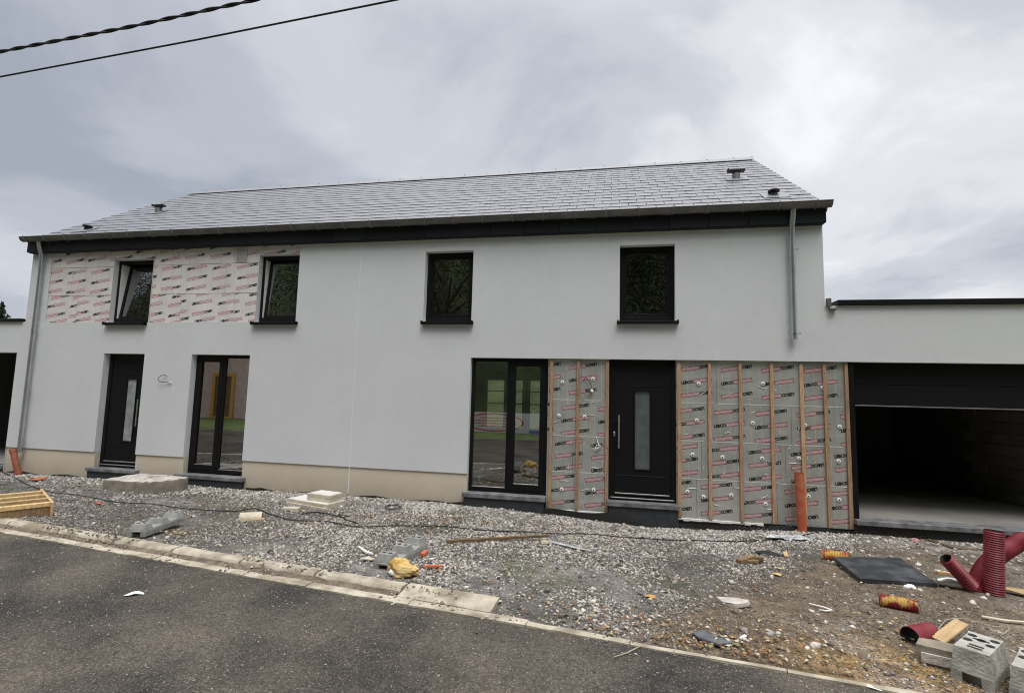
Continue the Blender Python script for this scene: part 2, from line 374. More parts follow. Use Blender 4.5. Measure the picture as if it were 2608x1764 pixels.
def dirtf(x, y):      # 1 where bare soil shows instead of gravel
    # soil lies right of a line from the garage corner to the road edge
    d = (x - (0.30 + (y + 4.05)*0.86))
    n = fbm(x, y, .9, 3.3)
    return np.clip(sst(-.35, .45, d + n*.45), 0, 1)

def ground_colour(x, y):
    d = dirtf(x, y); n1_ = fbm(x, y, 1.7, 1.1); n2_ = fbm(x, y, 4.0, 8.2)
    grav = np.stack([.120+.05*n1_, .111+.047*n1_, .100+.043*n1_], -1)
    soil = np.stack([.150+.06*n2_, .118+.048*n2_, .084+.035*n2_], -1)
    och = np.clip(np.exp(-(((x-1.85)/.55)**2 + ((y+4.3)/.35)**2))*1.4 + .0, 0, 1)[..., None]
    soil = soil*(1-och) + och*np.stack([.30+.05*n2_, .19+.03*n2_, .075+.02*n2_], -1)
    dark = np.clip((fbm(x, y, 2.2, 5.5) - .05)*3, 0, 1)[..., None]*.45
    soil = soil*(1-dark) + dark*np.array([.075, .062, .05])
    c = grav*(1-d[..., None]) + soil*d[..., None]
    chalk = (np.maximum(sst(-1.5, -.25, y + .35*n1_)*.75, np.clip(fbm(x, y, .8, 31.)*2.2+.05, 0, 1)*.5))[..., None]*np.clip(.55+n2_, 0, 1)[..., None]
    c = c*(1-chalk) + chalk*np.array([.36, .34, .32])
    moss = (np.clip(fbm(x, y, 1.1, 14.)*2.2-.25, 0, 1)*.5*(1-d))[..., None]
    c = c*(1-moss) + moss*np.array([.085, .092, .04])
    return np.clip(c, .01, .9)

def grid_mesh(name, xs, ss, material, kind):
    Xg, Sg = np.meshgrid(xs, ss, indexing='ij'); Yg = yk(Xg) + Sg
    Zg = hgt(Xg, Yg); n, m = Xg.shape
    me = bpy.data.meshes.new(name)
    co = np.stack([Xg, Yg, Zg], -1).reshape(-1, 3)
    i = np.arange(n*m).reshape(n, m)
    q = np.stack([i[:-1, :-1], i[1:, :-1], i[1:, 1:], i[:-1, 1:]], -1).reshape(-1, 4)
    me.from_pydata(co.tolist(), [], q.tolist())
    ca = me.attributes.new('col', 'FLOAT_COLOR', 'POINT')
    c = ground_colour(Xg, Yg).reshape(-1, 3)
    ca.data.foreach_set('color', np.concatenate([c, np.ones((len(c), 1))], 1).astype(np.float32).ravel())
    me.materials.append(material); me.polygons.foreach_set('use_smooth', [True]*len(me.polygons))
    o = bpy.data.objects.new(name, me); COL.objects.link(o); o['kind'] = kind
    return o
X['yard'] = attr_mat('yard_soil', nscale=60., namt=.7, bump=1.0, nscale2=11., namt2=.45, bdist=.015)
grid_mesh('gravel_yard', np.linspace(-15.5, 8.5, 330), np.concatenate([np.linspace(-.08, .5, 12), np.linspace(.55, 5.6, 84)]), X['yard'], 'structure')

gm = MB(); gm.quad((-600,-600,-.16), (600,-600,-.16), (600,600,-.16), (-600,600,-.16))
gnd = gm.build('ground', X['grass']); gnd['kind'] = 'structure'

# road: one sheet, real width, both directions
def asphalt():
    m = mat('asphalt', (.055,.052,.050), .85, spec=.25); t = m.node_tree; b = t.nodes['Principled BSDF']
    tcn = t.nodes.new('ShaderNodeTexCoord')
    big = t.nodes.new('ShaderNodeTexNoise'); big.inputs['Scale'].default_value = 1.1; big.inputs['Detail'].default_value = 8; big.inputs['Roughness'].default_value = .6
    fine = t.nodes.new('ShaderNodeTexNoise'); fine.inputs['Scale'].default_value = 55; fine.inputs['Detail'].default_value = 4; fine.inputs['Roughness'].default_value = .7
    vor = t.nodes.new('ShaderNodeTexVoronoi'); vor.inputs['Scale'].default_value = 120
    for q in (big, fine, vor): t.links.new(tcn.outputs['Object'], q.inputs['Vector'])
    r1 = t.nodes.new('ShaderNodeValToRGB'); t.links.new(big.outputs[0], r1.inputs[0])
    r1.color_ramp.elements[0].position = .36; r1.color_ramp.elements[0].color = (.032,.030,.0285,1)
    r1.color_ramp.elements[1].position = .64; r1.color_ramp.elements[1].color = (.100,.087,.071,1)
    r2 = t.nodes.new('ShaderNodeMapRange'); r2.inputs['From Min'].default_value = .3; r2.inputs['From Max'].default_value = .7; r2.inputs['To Min'].default_value = .35; r2.inputs['To Max'].default_value = 1.75
    t.links.new(fine.outputs[0], r2.inputs[0])
    hs = t.nodes.new('ShaderNodeHueSaturation'); t.links.new(r1.outputs[0], hs.inputs['Color']); t.links.new(r2.outputs[0], hs.inputs['Value'])
    # pale aggregate chips: one Voronoi cell in a few
    sepc = t.nodes.new('ShaderNodeSeparateColor'); t.links.new(vor.outputs['Color'], sepc.inputs[0])
    chip = M_('MULTIPLY', M_('GREATER_THAN', sepc.outputs[0], .80, t=t), M_('LESS_THAN', vor.outputs['Distance'], .42, t=t), t=t)
    chip = M_('MULTIPLY', chip, M_('MULTIPLY_ADD', sepc.outputs[1], .7, .1, t=t), t=t)
    mx = t.nodes.new('ShaderNodeMix'); mx.data_type = 'RGBA'; mx.inputs['B'].default_value = (.40,.35,.30,1)
    t.links.new(chip, mx.inputs['Factor']); t.links.new(hs.outputs[0], mx.inputs['A']); t.links.new(mx.outputs['Result'], b.inputs['Base Color'])
    bp = t.nodes.new('ShaderNodeBump'); bp.inputs['Strength'].default_value = .7; bp.inputs['Distance'].default_value = .006
    t.links.new(M_('ADD', fine.outputs[0], M_('MULTIPLY', vor.outputs['Distance'], .6, t=t), t=t), bp.inputs['Height']); t.links.new(bp.outputs[0], b.inputs['Normal'])
    return m
X['asphalt'] = asphalt()
rd = MB(); xs = np.linspace(-90, 70, 321)
for i in range(len(xs)-1):
    def E_(x): return yk(x) + (.018*math.sin(x*7.1)+.012*math.sin(x*17.3) if x > -.9 else .004*math.sin(x*11))
    rd.quad((xs[i], yk(xs[i])-7.2, .10), (xs[i+1], yk(xs[i+1])-7.2, .10), (xs[i+1], E_(xs[i+1]), .10), (xs[i], E_(xs[i]), .10))
road = rd.build('road', X['asphalt']); road['kind'] = 'structure'
vg = MB(); vg.quad((-90, yk(-90)-30, .06), (70, yk(70)-30, .06), (70, yk(70)-7.19, .06), (-90, yk(-90)-7.19, .06))
verge = vg.build('grass_verge', X['grass']); verge['kind'] = 'structure'

kerb = empty('kerb', (0, 0, 0), kind='structure')
def kp(x, s, z):
    b = Vector((x, yk(x), 0)); p = b + KN*s; p.z = z; return p
def extr(x0, x1, prof, seg=6, jit=.003):
    m = MB(); n = len(prof); vs = []
    for i in range(seg+1):
        x = x0 + (x1-x0)*i/seg
        for s, z in prof: vs.append(kp(x, s + random.uniform(-jit, jit), z + (random.uniform(-jit, jit) if z > .05 else 0)))
    fs = []
    for i in range(seg):
        for j in range(n-1): fs.append((i*n+j, (i+1)*n+j, (i+1)*n+j+1, i*n+j+1))
    fs += [tuple(range(n)), tuple(range(seg*n, seg*n+n))[::-1]]
    return m.add(vs, fs)
jx = [-14.2, -13.2, -12.2, -11.2, -10.2, -9.2, -8.2, -7.25, -6.35, -5.42, -4.55, -3.64, -2.74, -1.82, -.95]
for i in range(len(jx)-1):
    a, b = jx[i]+.012, jx[i+1]-.012
    if i < len(jx)-2:
        extr(a, b, [(.20,.0),(.205,.112),(.225,.138),(.24,.145),(.335,.146),(.35,.138),(.352,.0)]).build('kerb_stone', X['kerb'], kerb, smooth=30)
    else:
        extr(a, b, [(.11,.0),(.113,.114),(.18,.122),(.30,.146),(.345,.146),(.36,.138),(.362,.0)]).build('kerb_stone', X['kerb'], kerb, smooth=30)
sx = -14.2
while sx < 2.9:
    ln = random.uniform(.9, 1.05)
    if sx < -1.1: w_ = .105
    elif sx < .1: w_ = .07
    elif .15 < sx < .45: sx = .52; continue
    else: w_ = .045
    if sx < .1 and sx + ln > .18: ln = .14 - sx
    extr(sx, sx+ln-.008, [(.0,.0),(.0,.112),(w_*.5,.116),(w_,.112),(w_,.0)], jit=.004).build('channel_strip', X['kerb'], kerb)
    sx += ln
extr(-14.2, -1.85, [(.108,.06),(.108,.098),(.15,.104),(.185,.11),(.203,.118),(.203,.06)], seg=160, jit=.005).build('channel_dirt', X['kdirt'], kerb, smooth=True)

# gravel: individual stones, as one uncountable mass
def scatter(n, x0, x1, smin, smax, size, colour, keep):
    x = rng.uniform(x0, x1, n); s = rng.uniform(smin, smax, n); y = yk(x) + s
    k = (y < .02) & keep(x, y, s); return x[k], y[k]
def stones(name, x, y, r, c, label, sink=.25, flat=.62, ico=False, zs=None):
    n = len(x); z = hgt(x, y) if zs is None else zs
    base = np.array([[1,0,0],[-1,0,0],[0,1,0],[0,-1,0],[0,0,1],[0,0,-1]], float)
    f = np.array([[0,2,4],[2,1,4],[1,3,4],[3,0,4],[2,0,5],[1,2,5],[3,1,5],[0,3,5]])
    if ico:
        bm = bmesh.new(); bmesh.ops.create_icosphere(bm, subdivisions=1, radius=1); base = np.array([q.co[:] for q in bm.verts]); bm.verts.index_update(); f = np.array([[q.index for q in p.verts] for p in bm.faces]); bm.free()
    nb = len(base); v = base[None]*rng.uniform(.72, 1.15, (n, nb, 1)) + rng.normal(0, .12, (n, nb, 3))
    v *= r[:, None, None]*np.array([1.15, .9, flat])
    a = rng.uniform(0, 6.283, n); tl = rng.normal(0, .30, n)
    ct, st = np.cos(tl), np.sin(tl)
    X2 = v[..., 0]*ct[:, None] + v[..., 2]*st[:, None]; Z2 = -v[..., 0]*st[:, None] + v[..., 2]*ct[:, None]
    ca, sa = np.cos(a), np.sin(a)
    X3 = X2*ca[:, None] - v[..., 1]*sa[:, None]; Y3 = X2*sa[:, None] + v[..., 1]*ca[:, None]
    co = np.stack([X3 + x[:, None], Y3 + y[:, None], Z2 + (z + r*flat*(.5-sink))[:, None]], -1).reshape(-1, 3)
    F = (f[None] + (np.arange(n)*nb)[:, None, None]).reshape(-1, 3)
    me = bpy.data.meshes.new(name); me.vertices.add(n*nb); me.vertices.foreach_set('co', co.astype(np.float32).ravel())
    me.loops.add(len(F)*3); me.loops.foreach_set('vertex_index', F.astype(np.int32).ravel())
    me.polygons.add(len(F)); me.polygons.foreach_set('loop_start', np.arange(0, len(F)*3, 3, dtype=np.int32))
    me.update(calc_edges=True)
    at = me.attributes.new('col', 'FLOAT_COLOR', 'POINT')
    cc = np.repeat(np.concatenate([c, np.ones((n, 1))], 1), nb, 0); at.data.foreach_set('color', cc.astype(np.float32).ravel())
    me.materials.append(X['stonem']); me.validate()
    o = bpy.data.objects.new(name, me); COL.objects.link(o); tag(o, label, 'gravel', None, 'stuff'); return o
X['stonem'] = attr_mat('gravel_stone', rough=.85, nscale=120., namt=.12, bump=0, nscale2=0, namt2=0, spec=.35)
def stone_cols(x, y, d):
    n = len(x); t = rng.beta(1.05, 1.75, n)
    c = np.stack([.055+.58*t, .052+.55*t, .049+.515*t], -1)
    warm = rng.random(n) < .18; c[warm] *= np.array([1.12, .98, .78])
    cool = rng.random(n) < .25; c[cool] *= np.array([.95, .97, 1.05])
    dust = np.clip(fbm(x, y, .8, 31.)*2.2+.05, 0, 1); lf = sst(-3.5, -7.5, x) if False else sst(0, 1, (-3.2-x)/4.0)
    c = c*(1-.25*lf[:, None]) * np.array([1, .985, .96])
    chalk = (rng.random(n) < .5*sst(-1.5, -.2, y)+.22*dust+.03); c[chalk] = c[chalk]*.35 + np.array([.45, .43, .40])
    ds = rng.random(n) < d*.8; c[ds] = c[ds]*.55 + np.array([.06, .043, .025])
    return np.clip(c, .02, .8)
pts = []
for x0, x1, n in ((-14.5, -8, 26000), (-8, -4, 40000), (-4, -1, 56000), (-1, 3.2, 84000), (3.2, 8, 18000)):
    pts.append(scatter(n, x0, x1, .10, 5.0, None, None, lambda x, y, s: (s > .36) | (x > -.9)))
gx = np.concatenate([p[0] for p in pts]); gy = np.concatenate([p[1] for p in pts])
for u_, v_, r_ in ((330,1370,.2),(370,1355,.2),(420,1340,.2),(455,1330,.15),(345,1375,.15),(970,1440,.16),(1000,1425,.16),(1030,1412,.16),(1055,1402,.14)):
    c_ = gr(u_, v_); k = (gx-c_.x)**2 + (gy-c_.y)**2 > r_*r_; gx, gy = gx[k], gy[k]
gd = dirtf(gx, gy); bare = np.clip(fbm(gx, gy, 1.1, 21.)*2.2+.25, 0, 1)*.86
k = rng.random(len(gx)) > np.maximum(gd*.55, bare); gx, gy, gd = gx[k], gy[k], gd[k]
r = np.clip(rng.lognormal(math.log(.0098), .45, len(gx)), .005, .045)*(1-.38*gd)
stones('gravel', gx, gy, r, stone_cols(gx, gy, gd), 'loose grey crushed stone covering the yard before the house')
ex = rng.uniform(-9, 3.0, 5200); es = rng.normal(.25, .17, 5200); k = (es > -.35) & (es < .36) & (rng.random(5200) < np.where(es < 0, .35, .8)) & (fbm(ex, es, 1.1, 40.) > -.05); ex, es = ex[k], es[k]
ey = yk(ex) + es*1.0; er = np.clip(rng.lognormal(math.log(.0085), .4, len(ex)), .004, .022)
surf = np.where(es < 0, .1, np.where(ex < -.95, np.where(es > .2, .147, .112), np.maximum(hgt(ex, ey), .112*(es < .07))))
stones('kerb_gravel', ex, ey, er, stone_cols(ex, ey, np.full(len(ex), .35)), 'stray gravel spilled over the kerb and the road edge', sink=0, zs=surf)
# coarser rubble along the foot of the wall and in the soil
rx = rng.uniform(-11.5, 6.5, 2600); ry = -np.abs(rng.normal(0, .45, 2600)) - .06
k = ry > yk(rx)+.5; rx, ry = rx[k], ry[k]
sx_ = rng.uniform(.2, 7, 420); sy_ = rng.uniform(-4.6, -.4, 420); k = (dirtf(sx_, sy_) > .5) & (sy_ > yk(sx_)+.05); rx = np.concatenate([rx, sx_[k]]); ry = np.concatenate([ry, sy_[k]])
rr = np.clip(rng.lognormal(math.log(.018), .45, len(rx)), .009, .04)
t = rng.random(len(rx)); rc = np.stack([.22+.42*t, .205+.40*t, .18+.37*t], -1)
stones('rubble', rx, ry, rr, rc, 'pale mortar and stone rubble along the wall foot and in the soil', sink=.2, ico=True)
# loose grit on the road
qx = rng.uniform(-6, 3, 900); qs = -np.abs(rng.normal(0, 1.1, 900)); 
def road_grit():
    n = len(qx); y = yk(qx)+qs; m = MB()
    for i in range(n):
        if y[i] < -7: continue
        r0 = random.uniform(.003, .008); z = .10
        m.add([(qx[i]-r0, y[i]-r0*.6, z), (qx[i]+r0, y[i]-r0*.4, z), (qx[i]+r0*.2, y[i]+r0, z), (qx[i], y[i], z+r0*.9)], [(0,1,3),(1,2,3),(2,0,3)])
    o = m.build('road_grit', mat('grit', (.36,.33,.29), .9, var=.4, vscale=8)); tag(o, 'small pale grit scattered over the dark road', 'grit', None, 'stuff')
road_grit()

# ------------------------------------------------------------------ house
XL, XR = -12.17, 3.17                 # gables of the two-storey block
XSEAM = -4.545
Z_LINT, Z_PL, Z_SILL, Z_EAVE = 2.47, 0.51, 0.22, 4.62
house = empty('house', (-4.5, 0, 0), 'long two storey house with pale grey render, slate roof and unfinished insulation', 'house')
HL = Vector((-4.5, 0, 0))
class HB(MB):
    def build(s, name, mats, parent=None, **kw):
        s.v = [(p[0]-HL.x, p[1]-HL.y, p[2]-HL.z) for p in s.v]; return super().build(name, mats, parent or house, **kw)
UP = [(-10.04,-9.08,3.10,4.395), (-6.66,-5.80,3.10,4.395), (-3.285,-2.40,3.10,4.36), (.115,.99,3.10,4.36)]
DOOR1 = (-10.06,-9.085,.22,Z_LINT); FR2 = (-7.99,-6.71,.22,Z_LINT); FR3 = (-2.385,-1.05,.22,Z_LINT); DOORR = (-.045,1.0,.22,Z_LINT)
ZONE_UL = (-11.66,-5.80,3.10,Z_EAVE+.05); ZONE_LR = (-2.385,3.49,-.4,Z_LINT)
def sheet(x0, x1, z0, z1, holes, y):
    xs_ = sorted({x0, x1, *[c for h in holes for c in h[:2] if x0 < c < x1]}); zs_ = sorted({z0, z1, *[c for h in holes for c in h[2:4] if z0 < c < z1]})
    m = HB()
    for i in range(len(xs_)-1):
        for j in range(len(zs_)-1):
            cx, cz = (xs_[i]+xs_[i+1])/2, (zs_[j]+zs_[j+1])/2
            if any(h[0] < cx < h[1] and h[2] < cz < h[3] for h in holes): continue
            m.quad((xs_[i],y,zs_[j]), (xs_[i+1],y,zs_[j]), (xs_[i+1],y,zs_[j+1]), (xs_[i],y,zs_[j+1]))
    return m
def reveal(m, x0, x1, z0, z1, ya, yb, sides='LRTB'):
    if 'L' in sides: m.quad((x0,ya,z0),(x0,ya,z1),(x0,yb,z1),(x0,yb,z0))
    if 'R' in sides: m.quad((x1,ya,z0),(x1,yb,z0),(x1,yb,z1),(x1,ya,z1))
    if 'T' in sides: m.quad((x0,ya,z1),(x1,ya,z1),(x1,yb,z1),(x0,yb,z1))
    if 'B' in sides: m.quad((x0,ya,z0),(x0,yb,z0),(x1,yb,z0),(x1,ya,z0))
WL, WR = -15.6, 7.4                   # outer ends of the two garages
GARL = (-15.2,-12.295,-.4,Z_LINT); GARR = (3.49,7.0,-.4,Z_LINT)
def facade(x0, x1, ztop, holes, name):
    m = sheet(x0, x1, Z_PL, ztop, holes, 0.0); return m
# rendered front of the two-storey block, up to the seam and beyond it
D_ = .13
m = sheet(XL, XSEAM-.006, Z_PL, Z_EAVE+.05, [UP[0], UP[1], ZONE_UL, DOOR1, FR2], 0.0)
reveal(m, *DOOR1[:2], Z_PL, Z_LINT, 0, D_, 'LRT'); reveal(m, *FR2[:2], Z_PL, Z_LINT, 0, D_, 'LRT')
m.quad((ZONE_UL[0],0,ZONE_UL[2]),(ZONE_UL[0],0,ZONE_UL[3]),(ZONE_UL[0],.03,ZONE_UL[3]),(ZONE_UL[0],.03,ZONE_UL[2]))
m.quad((ZONE_UL[1],0,ZONE_UL[2]),(ZONE_UL[1],.03,ZONE_UL[2]),(ZONE_UL[1],.03,ZONE_UL[3]),(ZONE_UL[1],0,ZONE_UL[3]))
m.quad((ZONE_UL[0],0,ZONE_UL[2]),(ZONE_UL[0],.03,ZONE_UL[2]),(ZONE_UL[1],.03,ZONE_UL[2]),(ZONE_UL[1],0,ZONE_UL[2]))
for a_, b_ in ((XL,DOOR1[0]),(DOOR1[1],FR2[0]),(FR2[1],XSEAM-.006)): m.quad((a_,0,Z_PL),(b_,0,Z_PL),(b_,.03,Z_PL),(a_,.03,Z_PL))
m.build('wall', X['render'], fix=False)
m = sheet(XSEAM+.006, XR, Z_PL, Z_EAVE+.05, [UP[2], UP[3], ZONE_LR], 0.0)
for q in UP[2:]: reveal(m, *q, 0, D_)
reveal(m, ZONE_LR[0], ZONE_LR[1], Z_PL, Z_LINT, 0, .14, 'L'); m.quad((ZONE_LR[0],0,Z_LINT),(XR,0,Z_LINT),(XR,.14,Z_LINT),(ZONE_LR[0],.14,Z_LINT))
m.quad((XSEAM,0,Z_PL),(ZONE_LR[0],0,Z_PL),(ZONE_LR[0],.03,Z_PL),(XSEAM,.03,Z_PL))
m.build('wall', X['render'], fix=False)
m = HB(); m.box(XSEAM-.0062, XSEAM+.0062, -.002, .024, .05, Z_EAVE); m.build('expansion_joint', mat('joint_strip', (.76,.765,.76), .7))
# reveals of the two upper left windows
for q in UP[:2]:
    m = HB(); reveal(m, *q, .0, .11); m.build('window_reveal', X['render'], fix=False)
# plinth
m = sheet(-12.29, ZONE_LR[0], -.4, Z_PL, [(*DOOR1[:2], .15, 9), (*FR2[:2], .15, 9)], .022)
for q in (DOOR1, FR2): reveal(m, q[0], q[1], .15, Z_PL, .022, D_, 'LR')
m.quad((-2.385,.022,-.4),(-2.385,.14,-.4),(-2.385,.14,Z_PL),(-2.385,.022,Z_PL))
m.build('plinth', X['plinth'], fix=False)
# garage wings, in the same plane
m = sheet(WL, XL, Z_PL, 3.12, [GARL], 0.0); reveal(m, GARL[0], GARL[1], -.4, Z_LINT, 0, .3, 'RT'); m.build('garage_wall', X['render'], fix=False)
m = sheet(XR, WR, Z_PL, 3.32, [(3.17,3.49,-.4,Z_LINT), GARR], 0.0); m.quad((XR,0,Z_LINT),(GARR[1],0,Z_LINT),(GARR[1],.14,Z_LINT),(XR,.14,Z_LINT)); m.build('garage_wall', X['render'], fix=False)
m = HB(); m.bbox(XR+.16, WR, -.055, .35, 3.325, 3.40, .006); m.build('coping', X['alu'])
m = HB(); m.bbox(WL, XL-.05, -.05, .35, 3.125, 3.185, .006); m.build('coping', X['alu'])
m = HB(); m.bbox(XR+.015, XR+.075, -.05, .02, 3.30, 3.43, .006); m.bbox(XR+.045, XR+.14, -.075, .0, 3.245, 3.275, .004)
m.build('parapet_outlet', X['zinc'], smooth=40)
# body of the house: gables, back, floors, partition
RZ, RY, DEP = 7.50, 3.83, 7.66
m = HB()
for xg in (XL, XR-.25):
    a, b = xg, xg+.25
    prof = [(.15,-.4),(DEP,-.4),(DEP,4.72),(RY,RZ-.10),(.15,4.86)]
    vs = [(a,y,z) for y,z in prof] + [(b,y,z) for y,z in prof]
    m.add(vs, [(0,1,2,3,4),(9,8,7,6,5)] + [(i,(i+1)%5,5+(i+1)%5,5+i) for i in range(5)])
m.build('gable_wall', X['render'])
m = HB(); m.quad((XL,.0,Z_PL),(XL,.15,Z_PL),(XL,.15,4.66),(XL,.0,4.66)); m.quad((XR,.0,3.3),(XR,.15,3.3),(XR,.15,4.66),(XR,.0,4.66)); m.build('corner_render', X['render'], fix=False)
BW = [(-4.0,-3.35,.75,2.36), (-3.25,-2.75,.75,2.36), (-2.6,-1.9,.75,2.36)]
m = sheet(XL+.25, XR-.25, -.4, 4.9, BW, DEP-.2)
for q in BW: reveal(m, *q, DEP-.2, DEP)
m.build('back_wall', X['plaster'], fix=False)
m = HB()
for q in BW:
    for a, b, c, d in ((q[0],q[0]+.05,q[2],q[3]), (q[1]-.05,q[1],q[2],q[3]), (q[0]+.05,q[1]-.05,q[2],q[2]+.05), (q[0]+.05,q[1]-.05,q[3]-.05,q[3]), (q[0]+.05,q[1]-.05,1.55,1.58), (q[0]+.05,q[1]-.05,1.95,1.98)):
        m.box(a, b, DEP-.12, DEP-.06, c, d)
m.build('back_window', X['plaster'])
m = HB(); m.box(XL+.25, XSEAM-.1, .16, DEP-.2, .0, .19); m.box(XSEAM+.1, XR-.25, .16, DEP-.2, .0, .19); m.build('floor_slab', X['floor'])
m = HB(); m.box(XL+.25, XR-.25, .16, DEP-.2, 2.62, 2.86); m.build('upper_floor', X['plaster'])
m = HB(); m.box(XSEAM-.1, XSEAM+.1, .16, DEP-.2, .0, 2.62); m.box(-1.0, -.88, .3, DEP-.2, .19, 2.62); m.box(-8.6, -8.48, .3, DEP-.2, .19, 2.62); m.box(XL+.25, XR-.25, 3.4, 3.5, 2.86, 6.4); m.build('partition', X['plaster'])
# backing wall behind the insulation zones
m = HB(); m.box(-1.05, -.045, .11, .16, -.4, Z_LINT); m.box(1.0, 3.49, .11, .16, -.4, Z_LINT); m.build('block_backing', X['mort'])
m = sheet(ZONE_UL[0], ZONE_UL[1], 3.05, 4.7, UP[:2], .10); m.build('block_backing', X['mort'], fix=False)

# ---- roof
roof = HB()
e0 = Vector((0,-.13,4.845)); e1 = Vector((0,RY,RZ-.03)); sl = (e1-e0); SL = sl.length; sd_ = sl.normalized(); rn = Vector((0,-sd_.z,sd_.y))
if rn.z < 0: rn = -rn
def rpt(x, s, h): return Vector((x,0,0)) + e0 + sd_*s + rn*h
for a, b in ((XL-.02, XR+.02),):
    roof.add([rpt(a,0,-.06), rpt(b,0,-.06), rpt(b,SL,-.06), rpt(a,SL,-.06), rpt(a,0,-.012), rpt(b,0,-.012), rpt(b,SL,-.012), rpt(a,SL,-.012)], [(3,2,1,0),(4,5,6,7),(0,1,5,4),(1,2,6,5),(2,3,7,6),(3,0,4,7)])
    roof.add([(a,RY,RZ-.03),(b,RY,RZ-.03),(b,DEP+.1,4.80),(a,DEP+.1,4.80)], [(0,1,2,3)])
roof_o = roof.build('roof', X['slate'])
EXPO = .2585; NROW = 18; SW = .3008
sp = MB(); hw, T = SW/2-.0025, .0065
lenS = EXPO + .06
sp.v = []; 
def slate_mesh(name, x0, x1):
    m_ = MB(); b_ = .003
    # local: x along eave, y up the slope, z normal. lower edge proud of the course below
    zt0, zt1 = .0155, .004
    m_.add([(x0,0,zt0-T),(x1,0,zt0-T),(x1,lenS,zt1-T),(x0,lenS,zt1-T),(x0+b_,b_,zt0),(x1-b_,b_,zt0),(x1-b_,lenS,zt1),(x0+b_,lenS,zt1)], [(3,2,1,0),(4,5,6,7),(0,1,5,4),(1,2,6,5),(2,3,7,6),(3,0,4,7)])
    return m_
RM = Matrix((Vector((1,0,0)), sd_, rn)).transposed().to_4x4()
proto = None; cells = []
for rI in range(NROW):
    off = 0 if rI % 2 else SW/2
    xx = XL-.02 - (SW - off if off else 0)
    xx = XL - .05 - (SW/2 if rI % 2 == 0 else 0)
    while xx < XR+.05:
        a, b = max(xx, XL-.05), min(xx+SW, XR+.05)
        if b - a > .05: cells.append((rI, a, b))
        xx += SW
# 300 nearest full slates are objects, the rest one part
def dist(c): p = rpt((c[1]+c[2])/2, c[0]*EXPO+.13, 0); d_ = (p-CAM); return d_.length
full = sorted([c for c in cells if abs(c[2]-c[1]-SW) < 1e-4], key=dist); near = set(full[:298])
pm = slate_mesh('slate', -SW/2+.0025, SW/2-.0025).build('slate', X['slate'], roof_o); proto = pm
first = True; rest = MB()
for c in cells:
    s0 = c[0]*EXPO
    h = .0 + random.uniform(-.0012, .0016)
    o_ = rpt((c[1]+c[2])/2, s0, h) - HL
    if c in near:
        Mx = Matrix.Translation(o_) @ RM @ Matrix.Rotation(random.uniform(-.004,.004), 4, 'Z') @ Matrix.Rotation(random.uniform(-.006,.006), 4, 'X')
        if first: proto.matrix_local = Mx; first = False
        else: inst(proto, roof_o, None, mat=Mx)
    else:
        q = slate_mesh('s', -(c[2]-c[1])/2+.0025, (c[2]-c[1])/2-.0025)
        Mx = Matrix.Translation(o_) @ RM @ Matrix.Rotation(random.uniform(-.006,.006), 4, 'X')
        rest.add([Mx @ Vector(p) for p in q.v], q.f)
ro = rest.build('far_slates', mat('roof_slate_far', (.20,.207,.232), .36, spec=.9, var=.06, vscale=3), roof_o); ro['kind'] = 'stuff'; ro['label'] = 'far courses of grey roof slates'
# ridge pieces
x = XL-.03
while x < XR:
    ln = min(.6, XR+.03-x); m = MB()
    for i, (yy, zz) in enumerate(((-.14,-.085),(-.015,.03),(.015,.03),(.14,-.085))): pass
    prf = [(-.15,-.095),(-.02,.018),(.02,.018),(.15,-.095),(.15,-.105),(0,.0),(-.15,-.105)]
    a, b = x-HL.x, x+ln-.004-HL.x
    vs = [(a,RY+p,RZ+q+.01) for p,q in prf] + [(b,RY+p,RZ+q+.01) for p,q in prf]; n = len(prf)
    m.add(vs, [(i,(i+1)%n,n+(i+1)%n,n+i) for i in range(n)] + [tuple(range(n)), tuple(range(n,2*n))[::-1]])
    m.box(b-.03, b, RY-.012, RY+.012, RZ+.03, RZ+.045)
    m.build('ridge_piece', X['slate'], roof_o); x += ln
# verge trims
for xg in (XL-.045, XR+.02):
    m = MB(); a = xg-HL.x
    vs = [rpt(xg,0,-.10)-HL, rpt(xg+.025,0,-.10)-HL, rpt(xg+.025,SL,-.10)-HL, rpt(xg,SL,-.10)-HL, rpt(xg,0,-.006)-HL, rpt(xg+.025,0,-.006)-HL, rpt(xg+.025,SL,-.006)-HL, rpt(xg,SL,-.006)-HL]
    m.add(vs, [(3,2,1,0),(4,5,6,7),(0,1,5,4),(1,2,6,5),(2,3,7,6),(3,0,4,7)]); m.build('verge_trim', X['slate'], roof_o)
